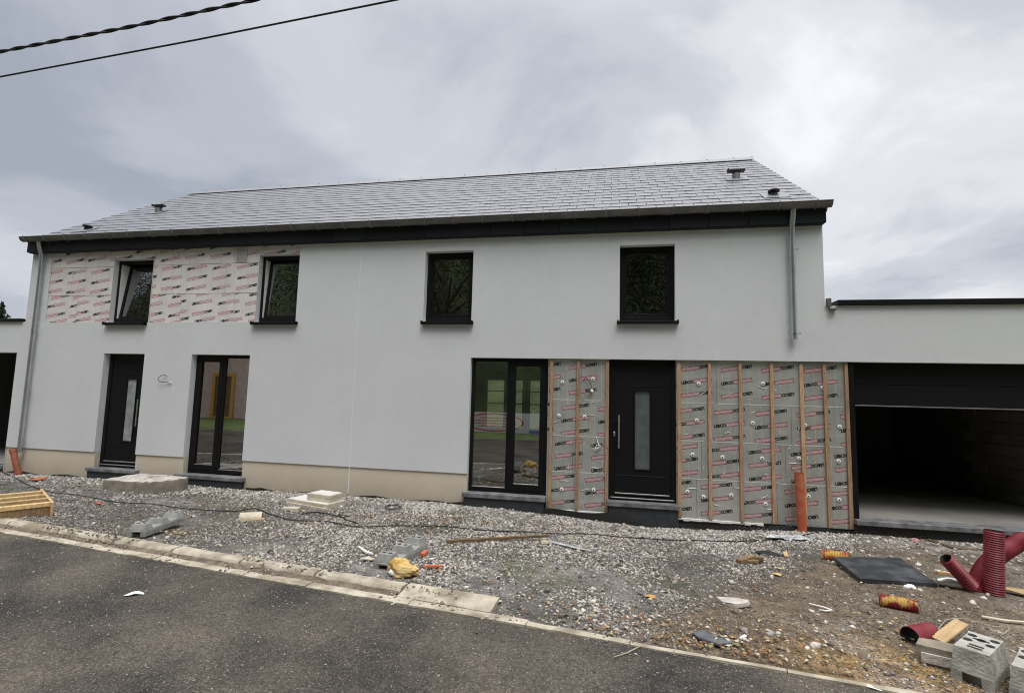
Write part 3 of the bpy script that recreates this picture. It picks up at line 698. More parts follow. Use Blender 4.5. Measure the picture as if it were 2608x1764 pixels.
# roof vents
def vent(u, v, tall, name):
    d = ray(u, v); mm = sd_.z/sd_.y
    t_ = (e0.z - CAM.z + mm*(CAM.y - e0.y))/(d.z - mm*d.y); p = CAM + d*t_ - HL
    m = MB()
    if tall:
        m.tube([p+Vector((0,0,-.1)), p+Vector((0,0,.05)), p+Vector((0,0,.15))], [.08,.074,.066], 16, m=0)
        m.tube([p+Vector((0,0,.11)), p+Vector((0,0,.149))], [.068,.09], 16, m=1)
        m.bbox(p.x-.165, p.x+.165, p.y-.06, p.y+.06, p.z+.15, p.z+.19, .01, m=1)
        m.bbox(p.x-.165, p.x-.145, p.y-.06, p.y+.06, p.z+.19, p.z+.208, .004, m=1)
        
    else:
        m.tube([p+Vector((0,0,-.1)), p+Vector((0,0,.05)), p+Vector((0,0,.08))], [.06,.055,.05], 14, m=1)
        m.tube([p+Vector((0,0,.065)), p+Vector((0,0,.07)), p+Vector((0,0,.09)), p+Vector((0,0,.108)), p+Vector((0,0,.114))], [.06,.09,.094,.08,.03], 16, m=1)
    # lead flashing lying on the slates
    q = MB(); fm = Matrix.Translation(p) @ RM
    m.box(-.2, .2, -.22, .16, .018, .024, m=2, mat=fm)
    m.build(name, [X['zinc'], X['black'], X['slate']], roof_o, smooth=35)
vent(403, 541, True, 'roof_vent'); vent(1875, 456, True, 'roof_vent'); vent(222, 586, False, 'roof_vent'); vent(1971, 499, False, 'roof_vent')
# fascia clad with slates
m = HB(); m.box(XL+.01, XR-.01, -.085, .1, 4.60, 4.85); m.build('fascia_board', X['slatef'])
x = XL-.015; i = 0; fp = None
while x < XR+.01:
    ln = min(.595, XR+.015-x)
    m = MB(); a, b = 0, ln-.006; c = min(.07, ln*.3)
    poly = [(a,0),(b-c*.6,0),(b-c*.2,.02),(b,.09),(b,.27),(a,.27)]
    n = len(poly); t0 = .010 if i % 2 else .013
    vs = [(px_, -.10, pz) for px_, pz in poly] + [(px_, -.10-.006, pz) for px_, pz in poly]
    m.add([(p[0], p[1]-(.012*(1-p[0]/.6)), p[2]) for p in vs], [tuple(range(n)), tuple(range(n,2*n))[::-1]] + [(j,(j+1)%n,n+(j+1)%n,n+j) for j in range(n)])
    o = m.build('fascia_slate', X['slatef'], house); o.location = (x-HL.x, 0, 4.585); x += .595; i += 1
m = HB(); m.box(XL+.01, XR-.01, -.10, -.002, 4.575, 4.598); m.build('fascia_soffit', X['slatef'])
for xg in (XL-.016, XR+.004): 
    m = HB(); m.box(xg, xg+.012, -.115, .12, 4.59, 4.86); m.build('fascia_end', X['slatef'])
# gutter: half round, with hooks
GYC, GZC, GR_ = -.20, 4.868, .082
m = HB()
def gut(x0, x1, r): return m.tube([(x0,GYC,GZC),(x1,GYC,GZC)], r, 14, False, arc=(math.pi*.5, math.pi*1.5))
gut(XL-.03, XR+.06, GR_); gut(XL-.03, XR+.06, GR_-.004)
m.tube([(XL-.03,GYC-GR_,GZC+.004),(XR+.06,GYC-GR_,GZC+.004)], .0095, 8)
for xe in (XL-.03, XR+.06):
    n = 14; vs = [(xe,GYC,GZC)] + [(xe, GYC-math.cos(math.pi*j/n)*GR_, GZC-math.sin(math.pi*j/n)*GR_) for j in range(n+1)]
    m.add(vs, [(0,j+1,j+2) for j in range(n)])
gutter = m.build('gutter', X['zinc'], smooth=50)
bk = MB()
for k in range(11):
    pass
bk.tube([(0, -math.cos(math.pi*j/12)*(GR_+.003), -math.sin(math.pi*j/12)*(GR_+.004)) for j in range(13)], .011, 6); bk.box(-.008,.008,-.1,-.085,-.006,.02)
bk.box(-.012,.012, GR_-.005, GR_+.03, -.02, .0)
bo = bk.build('gutter_hook', X['hook'], gutter); x = XL+.1; bo.location = (x-HL.x, GYC, GZC)
x += .52
while x < XR: inst(bo, gutter, (x-HL.x, GYC, GZC)); x += .52
# downpipes
def downpipe(pts, clips, name):
    m = HB(); m.tube(pts, .042, 14, True)
    p0 = Vector(pts[0]); m.tube([p0+Vector((0,-.0,.06)), p0+Vector((0,0,-.02))], [.05,.048], 14, True)
    o = m.build(name, X['zincp'], smooth=40)
    for p in clips:
        q = HB(); p = Vector(p); q.tube([p+Vector((0,0,-.012)), p+Vector((0,0,.012))], .049, 14); q.box(p.x-.006, p.x+.006, p.y+.04, p.y+.11, p.z-.006, p.z+.006)
        q.tube([p+Vector((-.085,0,0)), p+Vector((.085,0,0))], .006, 6); q.tube([p+Vector((.075,0,0)), p+Vector((.09,0,0))], .012, 6); q.build('pipe_clip', X['steel'], o, smooth=40)
    return o
pa = on_y(113, 620, -.12); pb = on_y(47, 1160, -.10); xl = -11.62
lx = lambda v: on_y(0, 0, 0)
pl = on_y(107, 660, -.08).x; pl2 = on_y(52, 1120, -.08).x; plx = (pl+pl2)/2
downpipe([(plx,-.17,4.80),(plx,-.15,4.70),(plx,-.085,4.50),(plx,-.075,4.0),(plx,-.075,.42)], [(plx,-.075,on_y(90,843,-.07).z),(plx,-.075,on_y(70,996,-.07).z),(plx,-.075,on_y(55,1116,-.07).z)], 'downpipe')
prx = (on_y(2017, 640, -.08).x + on_y(2024, 850, -.08).x)/2
downpipe([(prx,-.17,4.80),(prx,-.15,4.70),(prx,-.095,4.55),(prx,-.075,4.3),(prx,-.075,on_y(2025,864,-.075).z)], [(prx,-.075,on_y(2018,635,-.07).z),(prx,-.075,on_y(2023,849,-.07).z)], 'downpipe')

# ---- windows and doors
def frame_bars(m, x0, x1, z0, z1, y0, y1, t, tb=None, b=.004, mat_=None):
    tb = tb or t
    m.bbox(x0, x0+t, y0, y1, z0, z1, b, mat=mat_); m.bbox(x1-t, x1, y0, y1, z0, z1, b, mat=mat_)
    m.bbox(x0+t, x1-t, y0, y1, z1-t, z1, b, mat=mat_); m.bbox(x0+t, x1-t, y0, y1, z0, z0+tb, b, mat=mat_)
def upper_window(q, y, tilt, sill):
    x0, x1, z0, z1 = q; cx = (x0+x1)/2
    win = empty('window', Vector((cx, y, z0)) - HL, parent=house)
    lx0, lx1, h = x0-cx+.001, x1-cx-.001, z1-z0-.001
    m = MB(); frame_bars(m, lx0, lx1, .012, h, 0, .07, .062, .075); m.build('window_frame', X['alu'], win)
    Mx = Matrix.Translation((0, .03, .075)) @ Matrix.Rotation(-tilt, 4, 'X')
    m = MB(); a, b = lx0+.05, lx1-.05; frame_bars(m, a, b, 0, h-.125, -.008 if not tilt else 0, .055, .062, .068, mat_=Mx)
    sash = m.build('sash', X['alu'], win)
    m = MB(); m.box(a+.058, b-.058, .02, .028, .064, h-.125-.058, mat=Mx); m.build('pane', X['glass'], win)
    if tilt:
        m = MB(); m.box(lx0+.063, lx0+.067, .0, .30, .10, h-.07); m.build('inner_reveal', X['white'], win)
    m = MB(); s0, s1 = sill; m.bbox(s0-cx, s1-cx, -y-.085, .02, -.055, -.012, .005); m.bbox(s0-cx, s1-cx, -y-.085, -y-.07, -.062, -.055, .002)
    for sx_, in ((s0-cx,), (s1-cx-.022,)): m.bbox(sx_, sx_+.022, -y-.088, -y+.0, -.06, .004, .003)
    m.build('sill', X['alu'], win)
upper_window(UP[0], .11, R(7.5), (-10.09,-9.10)); upper_window(UP[1], .11, R(4.5), (-6.70,-5.75)); upper_window(UP[2], .13, 0, (-3.30,-2.36)); upper_window(UP[3], .13, 0, (.075,1.035))

def stone_sill(x0, x1, z1, th, yf, yb=.14, parent=None, base=True, wd=None):
    m = HB(); m.bbox(x0, x1, yf, yb, z1-th, z1, .008); o = m.build('door_sill', X['stonet'], parent)
    if base:
        m = HB(); m.bbox(x0+.03, x1-.03, yf+.03, .05, -.25, z1-th-.002, .004); m.build('sill_base', X['stone'], parent)
stone_sill(-10.14, -8.97, .215, .065, -.09); stone_sill(-8.09, -6.62, .205, .07, -.09); stone_sill(-2.445, -1.045, .215, .075, -.08); stone_sill(-.07, 1.045, .225, .075, -.07)
def french(q, y, sash_left):
    x0, x1, z0, z1 = q; cx = (x0+x1)/2; win = empty('french_window', Vector((cx, y, z0)) - HL, parent=house)
    a, b, h = x0-cx+.001, x1-cx-.001, z1-z0-.001
    mid = 0.0; m = MB(); frame_bars(m, a, b, .002, h, 0, .07, .06, .07); m.bbox(mid-.035, mid+.035, -.002, .068, .072, h-.06, .004); m.build('window_frame', X['alu'], win)
    def sash(c0, c1):
        m = MB(); frame_bars(m, c0, c1, .06, h-.05, -.012, .055, .085, .09); s = m.build('sash', X['alu'], win)
        m = MB(); m.box(c0+.08, c1-.08, .02, .028, .14, h-.13); m.build('pane', X['glass'], win)
        m = MB(); m.bbox(c0+.083, c1-.083, -.004, .012, .15, .162, .002); m.build('glazing_bead', X['steel'], win)
    def fixed(c0, c1):
        m = MB(); m.box(c0, c1, .02, .028, .068, h-.056); m.build('pane', X['glass'], win)
        m = MB(); m.bbox(c0, c1, .002, .016, .072, .082, .002); m.build('glazing_bead', X['steel'], win)
    if sash_left: sash(a+.05, mid-.025); fixed(mid+.033, b-.058)
    else: fixed(a+.058, mid-.033); sash(mid+.025, b-.05)
french(FR2, .13, True); french(FR3, .10, False)
def front_door(q, y, hinge_left, glass, gmat):
    x0, x1, z0, z1 = q; cx = (x0+x1)/2; dr = empty('front_door', Vector((cx, y, z0)) - HL, parent=house)
    a, b, h = x0-cx+.001, x1-cx-.001, z1-z0-.001
    m = MB(); frame_bars(m, a, b, .002, h, 0, .07, .075, .03); m.build('door_frame', X['alu'], dr)
    m = MB(); c0, c1, d1 = a+.068, b-.068, h-.068
    gx0, gx1, gz0, gz1 = glass
    # leaf around the glazed slot
    m.bbox(c0, gx0, .018, .075, .032, d1, .003); m.bbox(gx1, c1, .018, .075, .032, d1, .003); m.bbox(gx0, gx1, .018, .075, .032, gz0, .003); m.bbox(gx0, gx1, .018, .075, gz1, d1, .003)
    m.build('door_leaf', X['alu2'], dr)
    m = MB(); frame_bars(m, gx0-.025, gx1+.025, gz0-.025, gz1+.025, .006, .02, .022, .022, .003)
    for zz in (gz0-.12, gz1+.07): m.bbox(c0+.07, c1-.07, .0125, .02, zz, zz+.012, .003)
    m.build('door_moulding', X['alu'], dr)
    m = MB(); m.box(gx0-.002, gx1+.002, .035, .05, gz0-.002, gz1+.002); m.build('pane', gmat, dr)
    m = MB(); m.bbox(c0+.03, c1-.03, -.012, .018, .10, .12, .004); m.bbox(a+.03, b-.03, -.03, .01, .035, .052, .004); m.build('weather_bar', mat('alu_bar', (.30,.30,.30), .45, metal=.6), dr)
    hx = (c0+.09) if hinge_left is False else (c1-.07)
    zc_ = 1.08; m = MB(); m.tube([(hx, -.055, zc_-.26), (hx, -.055, zc_+.27)], .014, 12)
    for dz in (-.15, .17): m.tube([(hx, -.055, zc_+dz), (hx-.05, .02, zc_+dz)], .009, 8)
    m.build('door_handle', X['steel'], dr, smooth=40)
    m = MB(); m.bbox(hx-.09, hx-.055, .004, .02, zc_-.08, zc_+.0, .008); m.build('lock_cylinder', X['steel'], dr)
g0 = on_y(1617, 1193, .12); g1 = on_y(1655, 996, .12); cxr = (DOORR[0]+DOORR[1])/2
front_door(DOORR, .10, False, (g0.x-cxr, g1.x-cxr, g0.z-.22, g1.z-.22), X['frost2'])
g0 = on_y(318, 1122, .15); g1 = on_y(344, 966, .15); cxl = (DOOR1[0]+DOOR1[1])/2
front_door(DOOR1, .13, True, (-.02, .20, g0.z-.22, g1.z-.22), X['frost'])

# ---- printed insulation boards
def text_mesh(txt, size, bold):
    cu = bpy.data.curves.new('t', 'FONT'); cu.body = txt; cu.size = size; cu.offset = bold; cu.resolution_u = 2; cu.align_x = 'LEFT'
    ob = bpy.data.objects.new('t', cu); COL.objects.link(ob); dg = bpy.context.evaluated_depsgraph_get()
    me = bpy.data.meshes.new_from_object(ob.evaluated_get(dg)); bpy.data.objects.remove(ob)
    v = [tuple(p.co) for p in me.vertices]; f = [tuple(p.vertices) for p in me.polygons]; bpy.data.meshes.remove(me); return v, f
def fit(vf, x0, x1, z0, z1):
    v, f = vf; a = np.array(v); lo, hi = a.min(0), a.max(0)
    return [(x0+(p[0]-lo[0])/(hi[0]-lo[0])*(x1-x0), z0+(p[1]-lo[1])/(hi[1]-lo[1])*(z1-z0)) for p in v], f
def unit_print():
    parts = []     # (verts2d, faces, material, layer)
    v, f = fit(text_mesh('LEBCO', .05, .0034), 0, .178, -.005, .048); parts.append((v, f, 0, 2))
    x0, x1, z0, z1, t_ = .180, .46, -.009, .054, .007
    parts.append(([(x0,z0),(x1,z0),(x1,z1),(x0,z1)], [(0,1,2,3)], 2, 1))
    for a, b, c, d in ((x0,x1,z0,z0+t_),(x0,x1,z1-t_,z1),(x0,x0+t_,z0,z1),(x1-t_,x1,z0,z1)): parts.append(([(a,c),(b,c),(b,d),(a,d)], [(0,1,2,3)], 1, 2))
    v, f = fit(text_mesh('enertherm', .05, .0), x0+.014, x1-.014, z0+.013, z1-.012); parts.append((v, f, 3, 2.5))
    return parts
UNIT = unit_print(); TILT = R(9)
def board(x0, x1, z0, z1, yf, th, prints, lines, mats, name='insulation_board'):
    gp_ = .0035 if mats is MW else .0015; m = HB(); m.bbox(x0+gp_, x1-gp_, yf, yf+th, z0+gp_, z1-gp_, .003)
    o = m.build(name, mats[0])
    bm = bmesh.new(); ct, st = math.cos(TILT), math.sin(TILT)
    for px_, pz, flip in prints:
        if px_ > x1 or px_+.5 < x0 or pz-.02 > z1 or pz+.15 < z0: continue
        for v, f, mi, ly in UNIT:
            vs = []
            for a, b in v:
                if flip: a, b = .46-a, .044-b
                vs.append(bm.verts.new((px_+a*ct-b*st, yf-.0006*ly, pz+a*st+b*ct)))
            for q in f:
                try: fc = bm.faces.new([vs[i] for i in q]); fc.material_index = mi
                except ValueError: pass
    for lx_ in lines:
        if x0+.01 < lx_ < x1-.01:
            vs = [bm.verts.new(p) for p in ((lx_-.0018,yf-.0005,z0),(lx_+.0018,yf-.0005,z0),(lx_+.0018,yf-.0005,z1),(lx_-.0018,yf-.0005,z1))]; bm.faces.new(vs).material_index = 4
    for co, no in (((x0+.004,0,0),(-1,0,0)),((x1-.004,0,0),(1,0,0)),((0,0,z0+.004),(0,0,-1)),((0,0,z1-.004),(0,0,1))):
        bmesh.ops.bisect_plane(bm, geom=bm.verts[:]+bm.edges[:]+bm.faces[:], plane_co=co, plane_no=no, clear_outer=True)
    if len(bm.faces):
        for v in bm.verts: v.co -= HL
        me = bpy.data.meshes.new('print'); bm.to_mesh(me)
        for q in mats[1]: me.materials.append(q)
        c = bpy.data.objects.new('printed_lettering', me); COL.objects.link(c); c.parent = o
    bm.free(); return o
MR = (X['foil'], [X['pblack'], X['pred'], X['pfill'], X['pltext'], X['pline']])
MW = (X['foilw'], [X['pblack'], X['predw'], X['pfillw'], X['predw'], X['plinew']])
courses = [(1.794, Z_LINT, 0, 'BABB', (2.52,2.315,2.105,1.90)), (1.206, 1.794, -.113, 'BAB', (1.645,1.44,1.235)), (.626, 1.206, -.213, 'ABA', (1.06,.86,.66)), (.0, .626, -.315, 'BAB', (.50,.30,.10))]
courses[0] = (1.794, Z_LINT, 0, 'ABAB', (2.50,2.315,2.105,1.90))
jts = [(-.5, 1.607, 2.82), (.35, 1.475, 2.675), (-.62, 1.378, 2.579), (.2, 1.3, 2.45)]
for zone in ((-1.05,-.045), (1.0,3.49)):
    for ci, (z0, z1, sh, ty, zs_) in enumerate(courses):
        pr = []
        for k_, zc_ in enumerate(zs_):
            for n_ in range(-6, 6): pr.append((1.087+.595*n_+sh+(.0 if ty[k_] == 'A' else .0), zc_-.02, ty[k_] == 'B'))
        ed = [zone[0]] + [j for j in jts[ci] if zone[0]+.05 < j < zone[1]-.05] + [zone[1]]
        zb = z0 if ci < 3 else .02
        for a, b in zip(ed[:-1], ed[1:]):
            ln = [a + .15*k_ + .03 for k_ in range(1, 9)]
            board(a, b, zb, z1, .06, .05, pr, ln, MR)
            if ci < 4:      # foil tape over the joint below
                if ci < 3 and b-a > .2:
                    m = HB(); zz = z0
                    m.quad((a+random.uniform(0,.1),.0575,zz-.009),(b-random.uniform(0,.15),.0575,zz-.008),(b-random.uniform(0,.15),.0575,zz+.006),(a+.02,.0575,zz+.008)); m.build('joint_tape', X['tape'])
    for j in range(40 if zone[1] > 2 else 22):    # torn foil wrinkles
        m = HB(); x = random.uniform(zone[0]+.06, zone[1]-.06); z = random.uniform(.2, 2.35); L_ = random.uniform(.04, .16); an = random.gauss(0, .5) if random.random() < .7 else random.gauss(1.5, .2)
        pts_ = [(x+math.cos(an)*L_*t_+random.uniform(-.006,.006), .0565, z+math.sin(an)*L_*t_+random.uniform(-.008,.008)) for t_ in (0,.33,.66,1)]
        m.tube(pts_, [.0025,.006,.0045,.002], 5); m.build('torn_foil', X['tape'])
# white fixing washers
def washer(u, v):
    p = on_y(u, v, .05); m = HB()
    m.tube([(p.x,.057,p.z),(p.x,.049,p.z),(p.x,.046,p.z)], [.032,.031,.027], 16, up=Vector((1,0,0))); m.tube([(p.x,.0475,p.z),(p.x,.0445,p.z)], [.012,.010], 8, m=1, up=Vector((1,0,0)))
    m.build('fixing_washer', [X['white'], X['black']], smooth=40)
Z8 = [(250,305),(765,305),(235,598),(683,620),(1380,650),(200,872),(440,893),(758,903),(1055,903),(1372,925),(160,1168),(290,1210),(512,1198),(787,1267),(1130,1205),(1375,1233),(1245,335),(1100,636)]
for a, b in Z8: washer(1700+a/3.144, 880+b/3.144)
for a, b in [(998,318),(1263,290),(1253,393),(968,608),(1192,617),(992,1250),(1270,1255)]: washer(1140+a/3.4167, 880+b/3.4167)
# battens
for u0, wd in ((-.985,.05),(-.55,.048),(-.075,.055),(1.045,.055),(1.499,.05),(1.953,.05),(2.402,.05),(2.828,.05),(3.158,.05),(3.44,.06)):
    lean = random.uniform(-.006, .006); m = HB(); Mx = Matrix.Translation((u0, .03, 0)) @ Matrix.Rotation(lean, 4, 'Y')
    m.bbox(-wd/2, wd/2, 0, .026, .03, 2.44+random.uniform(-.02,.02), .002, mat=Mx); b_ = m.build('batten', X['batten'])
    for zz in np.arange(.2, 2.4, .42):
        q = HB(); q.tube([(u0+lean*zz, .031, zz), (u0+lean*zz, .0275, zz)], [.006,.005], 6); q.build('screw_head', X['hole'], b_)
# foam strip under the boards and the gap edge
for a, b in ((-1.05,-.05),(1.01,2.25)):
    m = HB()
    for i in range(14):
        x0_, x1_ = a+(b-a)*i/14, a+(b-a)*(i+1)/14; m.bbox(x0_, x1_, .045+random.uniform(-.006,.006), .1, -.012+random.uniform(-.012,.008), .022, .004)
    m.build('foam_edge', X['paper'])
# studded drainage membrane along the base
m = HB(); xs_ = np.arange(-2.75, 3.5, .016); cols_ = []
for i, x in enumerate(xs_):
    zt = .055 + .03*math.sin(x*1.7) + .02*math.sin(x*5.1); zt = min(zt, .09)
    if x < -2.4: zt = .02 + .1*(x+2.75)
    if 1.0 < x < 2.3: zt = -.03 + .015*math.sin(x*4)
    for j in range(12):
        z = -.22 + (zt+.22)*j/11; st_ = .006*(1 if (i//2 + j) % 2 else 0)
        m.v.append((x, -.03-st_-.012*math.sin(x*3.1+j*.2), z))
n = len(xs_)
for i in range(n-1):
    for j in range(11): m.f.append((i*12+j, (i+1)*12+j, (i+1)*12+j+1, i*12+j+1)); m.mi.append(0)
m.build('drainage_membrane', X['rubber'])
m = HB()
xs2 = np.arange(3.45, 6.9, .016)
for i, x in enumerate(xs2):
    for j in range(12):
        z = -.25 + .36*j/11; st_ = .007*(1 if (i//2 + j) % 2 else 0); m.v.append((x, .0-st_, z))
for i in range(len(xs2)-1):
    for j in range(11): m.f.append((i*12+j, (i+1)*12+j, (i+1)*12+j+1, i*12+j+1)); m.mi.append(0)
m.build('drainage_membrane', X['rubber'])
# dark bitumen strip at the foot of the plinth
for xa, xb in ((-12.2,-10.15),(-8.95,-8.1),(-6.6,-2.75)):
    m = HB(); n = max(4, int((xb-xa)/.16)); pr_ = [(xa+(xb-xa)*i/n, .015+.02*math.sin(i*.9)+random.uniform(-.008,.008)) for i in range(n+1)]
    for (x0_, z0_), (x1_, z1_) in zip(pr_[:-1], pr_[1:]): m.add([(x0_,.006,-.2),(x1_,.006,-.2),(x1_,.006,z1_),(x0_,.006,z0_),(x0_,.02,z0_),(x1_,.02,z1_)], [(0,1,2,3),(3,2,5,4)])
    m.build('bitumen_strip', X['rubber'], fix=False)

# upper left boards
cz = [(3.10,3.665), (3.665,4.258), (4.258,4.66)]
rowsU = [((3.445,'A',-8.696),(3.24,'B',-8.674),(3.10,'A',-8.60),(3.62,'B',-8.62)), ((4.155,'A',-8.878),(3.945,'B',-8.855),(3.745,'A',-8.86)), ((4.56,'A',-8.98),(4.37,'B',-8.94))]
jU = [(-10.9,-9.65,-8.37,-7.16), (-11.1,-9.95,-8.62,-7.4,-6.2), (-10.81,-9.6,-8.437,-7.233,-6.95)]
for ci, (z0, z1) in enumerate(cz):
    pr = []
    for z_, ty, x_ in rowsU[ci]:
        for n_ in range(-6, 7): pr.append((x_+.588*n_, z_-.015, (ty == 'B') if n_ % 3 else (ty != 'B')))
    ed = [ZONE_UL[0]] + list(jU[ci]) + [ZONE_UL[1]]
    for a, b in zip(ed[:-1], ed[1:]):
        # cut round the windows
        segs = [(a, b, z0, z1)]
        for q in UP[:2]:
            new = []
            for s_ in segs:
                if s_[1] <= q[0] or s_[0] >= q[1] or s_[2] >= q[3]: new.append(s_); continue
                if s_[0] < q[0]: new.append((s_[0], q[0], s_[2], s_[3]))
                if s_[1] > q[1]: new.append((q[1], s_[1], s_[2], s_[3]))
                if s_[3] > q[3]: new.append((max(s_[0], q[0]), min(s_[1], q[1]), max(s_[2], q[3]), s_[3]))
            segs = new
        for s_ in segs:
            jx_, jz_ = random.uniform(-.05,.05), random.uniform(-.03,.03); pr2 = [(q0+jx_, q1+jz_, q2) for q0, q1, q2 in pr]
            if s_[1]-s_[0] > .03 and s_[3]-s_[2] > .03: board(*s_, .016+random.uniform(0,.006), .05, pr2, [a+.145*k_+.05 for k_ in range(12)], MW)
m = HB(); m.box(-7.18, -6.95, .008, .012, 4.27, 4.52); m.build('patch_board', X['foil'])

# ---- garages
m = HB(); m.bbox(3.46, 3.545, .03, .16, .16, Z_LINT, .006); m.build('garage_door_frame', X['alu'])
gz = on_y(2300, 1033, .2).z
for k_ in range(2):
    z1_ = Z_LINT-.0-k_*.33; z0_ = z1_-.325
    if k_ == 1: z0_ = gz
    m = HB(); m.bbox(3.545, 7.0, .17, .21, z0_, z1_, .004); m.build('garage_door_panel', X['alu2'])
m = HB(); m.bbox(3.545, 7.0, .165, .205, gz-.022, gz-.002, .004); m.build('door_seal', X['zinc'])
m = HB(); m.box(3.40, WR, .18, 6.2, .0, .185); m.build('garage_floor', X['floor'])
m = HB(); m.box(3.30, 3.46, .18, 6.2, .185, 3.2); m.box(6.9, 7.1, .18, 6.2, .185, 3.2); m.box(3.46, 6.9, 6.0, 6.2, .185, 3.2); m.build('garage_inner_wall', X['mort'])
m = HB(); m.box(3.18, WR, .05, 6.3, 3.2, 3.31); m.build('garage_roof', X['rubber'])
m = HB(); m.bbox(3.47, 7.1, -.07, .19, .115, .188, .008); m.build('garage_sill', X['stonet'])
# block courses on the right inner wall of the garage
bp_ = MB(); bp_.bbox(0, .02, -.195, .195, -.095, .095, .006); bpo = None
for row in range(12):
    for cI in range(7):
        y_ = .6 + cI*.4 + (.2 if row % 2 else 0); z_ = .29+row*.2
        if z_ > 2.5: continue
        loc = (6.885-HL.x, y_, z_)
        if bpo is None: bpo = bp_.build('block', X['blockw'], house, loc=loc)
        else: inst(bpo, house, loc)
# left garage: inside wall of grey blocks
m = HB(); m.box(-12.45, -12.30, .3, 6, -.1, 3.0); m.box(WL, -12.45, 5.0, 5.2, -.1, 3.0); m.box(WL-.2, WL, .0, 6, -.1, 3.0); m.build('garage_inner_wall', X['mort'])
m = HB(); m.box(WL, -12.30, .02, 6, -.1, .14); m.build('garage_floor', X['floor'])
m = HB(); m.box(WL-.2, XL, .05, 6.0, 3.0, 3.11); m.build('garage_roof', X['rubber'])
bq = MB(); bq.bbox(-.195, .195, -.02, 0, -.095, .095, .006); bqo = None
for row in range(14):
    for cI in range(8):
        x_ = -15.4+cI*.4+(.2 if row % 2 else 0); z_ = .24+row*.2
        if z_ > 2.9 or x_ > -12.6: continue
        loc = (x_-HL.x, 4.99, z_)
        if bqo is None: bqo = bq.build('block', X['blockw'], house, loc=loc)
        else: inst(bqo, house, loc)
m = HB(); m.bbox(-15.2, -12.30, -.05, .1, .06, .14, .008); m.build('garage_sill', X['stonet'])

# ---- loose wire with lamp connector on the left wall
c0 = on_y(1520/3.521, 850+435/3.521, -.02); k0 = on_y(1480/3.521, 850+432/3.521, -.05)
wire = empty('lamp_wire', (c0.x, 0, c0.z), 'loop of black wire with white connector sticking out of left wall', 'wire')
lp = [(1520,436),(1490,432),(1465,432),(1430,425),(1415,408),(1425,388),(1450,372),(1480,368),(1497,380)]
pts_ = [on_y(a/3.521, 850+b/3.521, -.01-.05*math.sin(i/8*3.1)) - Vector((c0.x,0,c0.z)) for i, (a, b) in enumerate(lp)]
m = MB(); m.tube(pts_, .0055, 7); m.build('cable', X['cable'], wire, smooth=True)
m = MB(); m.tube([(0.0,.0,.0),(.01,-.03,0)], [.018,.014], 10); m.build('connector', X['white'], wire, smooth=True)

# ------------------------------------------------------------------ overhead cables
def span(uv, y, ext): 
    P_ = [on_y(u, v, y) for u, v in uv]; d0 = (P_[0]-P_[1]).normalized(); d1 = (P_[-1]-P_[-2]).normalized()
    return [P_[0]+d0*ext] + P_ + [P_[-1]+d1*ext]
def resample(P_, n):
    P_ = [Vector(p) for p in P_]; L_ = [0]
    for a, b in zip(P_[:-1], P_[1:]): L_.append(L_[-1]+(b-a).length)
    o_ = []
    for i in range(n):
        s_ = L_[-1]*i/(n-1); j = max(k_ for k_ in range(len(L_)) if L_[k_] <= s_+1e-9); j = min(j, len(P_)-2)
        t_ = (s_-L_[j])/max(1e-9, L_[j+1]-L_[j]); o_.append(P_[j].lerp(P_[j+1], t_))
    return o_
P_ = resample(span([(0,196),(500,102),(1010,0)], -3.2, 12), 60); m = MB(); m.tube(P_, .011, 8)
tag(m.build('overhead_cable', X['cable'], smooth=True), 'single smooth black overhead cable, the lower of the two crossing the sky', 'cable', 'overhead cables')
P_ = resample(span([(0,132),(325,70),(650,0)], -3.2, 12), 420)
tw = empty('overhead_cable', P_[0], 'twisted black overhead cable bundle, the upper of the two crossing the sky', 'cable', 'overhead cables')
ln_ = (P_[1]-P_[0]).length
for k_ in range(2):
    m = MB(); pts_ = []
    for i, p in enumerate(P_):
        a = i*ln_/.62*2*math.pi + k_*math.pi; pts_.append(p-P_[0]+Vector((0, math.cos(a)*.0125, math.sin(a)*.0125)))
    m.tube(pts_, .0125, 7); m.build('strand', X['cable'], tw, smooth=True)

# ------------------------------------------------------------------ things lying in the yard
D = 1.1222
def g2(a, b): return gr(a*D, b*D)          # from the 2324-wide view of the photograph
def thing_frame(p, rz): return Matrix.Translation(p) @ Matrix.Rotation(rz, 4, 'Z')

# corrugated ducts
def corr(path, r, pitch=.021, amp=.005, n=18):
    L_ = sum((Vector(b)-Vector(a)).length for a, b in zip(path[:-1], path[1:])); k_ = max(8, int(L_/pitch*4))
    P_ = resample(path, k_+1); rad = [r + amp*math.cos(2*math.pi*i/4) for i in range(k_+1)]
    return P_, rad
def bez(a, b, c, d, n=24):
    a, b, c, d = map(Vector, (a, b, c, d)); return [a*(1-t)**3+b*3*t*(1-t)**2+c*3*t*t*(1-t)+d*t**3 for t in [i/n for i in range(n+1)]]
def duct(path, r, material, label, pitch=.021, amp=.0045, inner=True, group=None):
    o0 = Vector(path[0]); P_, rad = corr([Vector(p)-o0 for p in path], r, pitch, amp)
    t_ = empty('corrugated_duct', o0, label, 'duct', group)
    m = MB(); m.tube(P_, rad, 20, False); m.build('duct_wall', material, t_, smooth=60)
    if inner: m = MB(); m.tube(P_, [r-amp*1.6]*len(P_), 20, False); m.build('duct_lining', X['ductd'], t_, smooth=60)
    return t_
b1 = g2(2254, 1348); b2 = g2(2213, 1341)
dd = (b1-CAM); dd.z = 0; dep = dd.length
def at_dep(a, b, y):  return on_y(a*D, b*D, y)
up1 = at_dep(2256, 1203, b1.y+.02)
duct([b1-Vector((0,0,.2)), b1.lerp(up1,.5)+Vector((.004,0,0)), up1], .078, X['duct'], 'tall straight dark red corrugated duct rising out of the soil', group='red ducts by the garage')
e2_ = at_dep(2322, 1224, b2.y+.55)
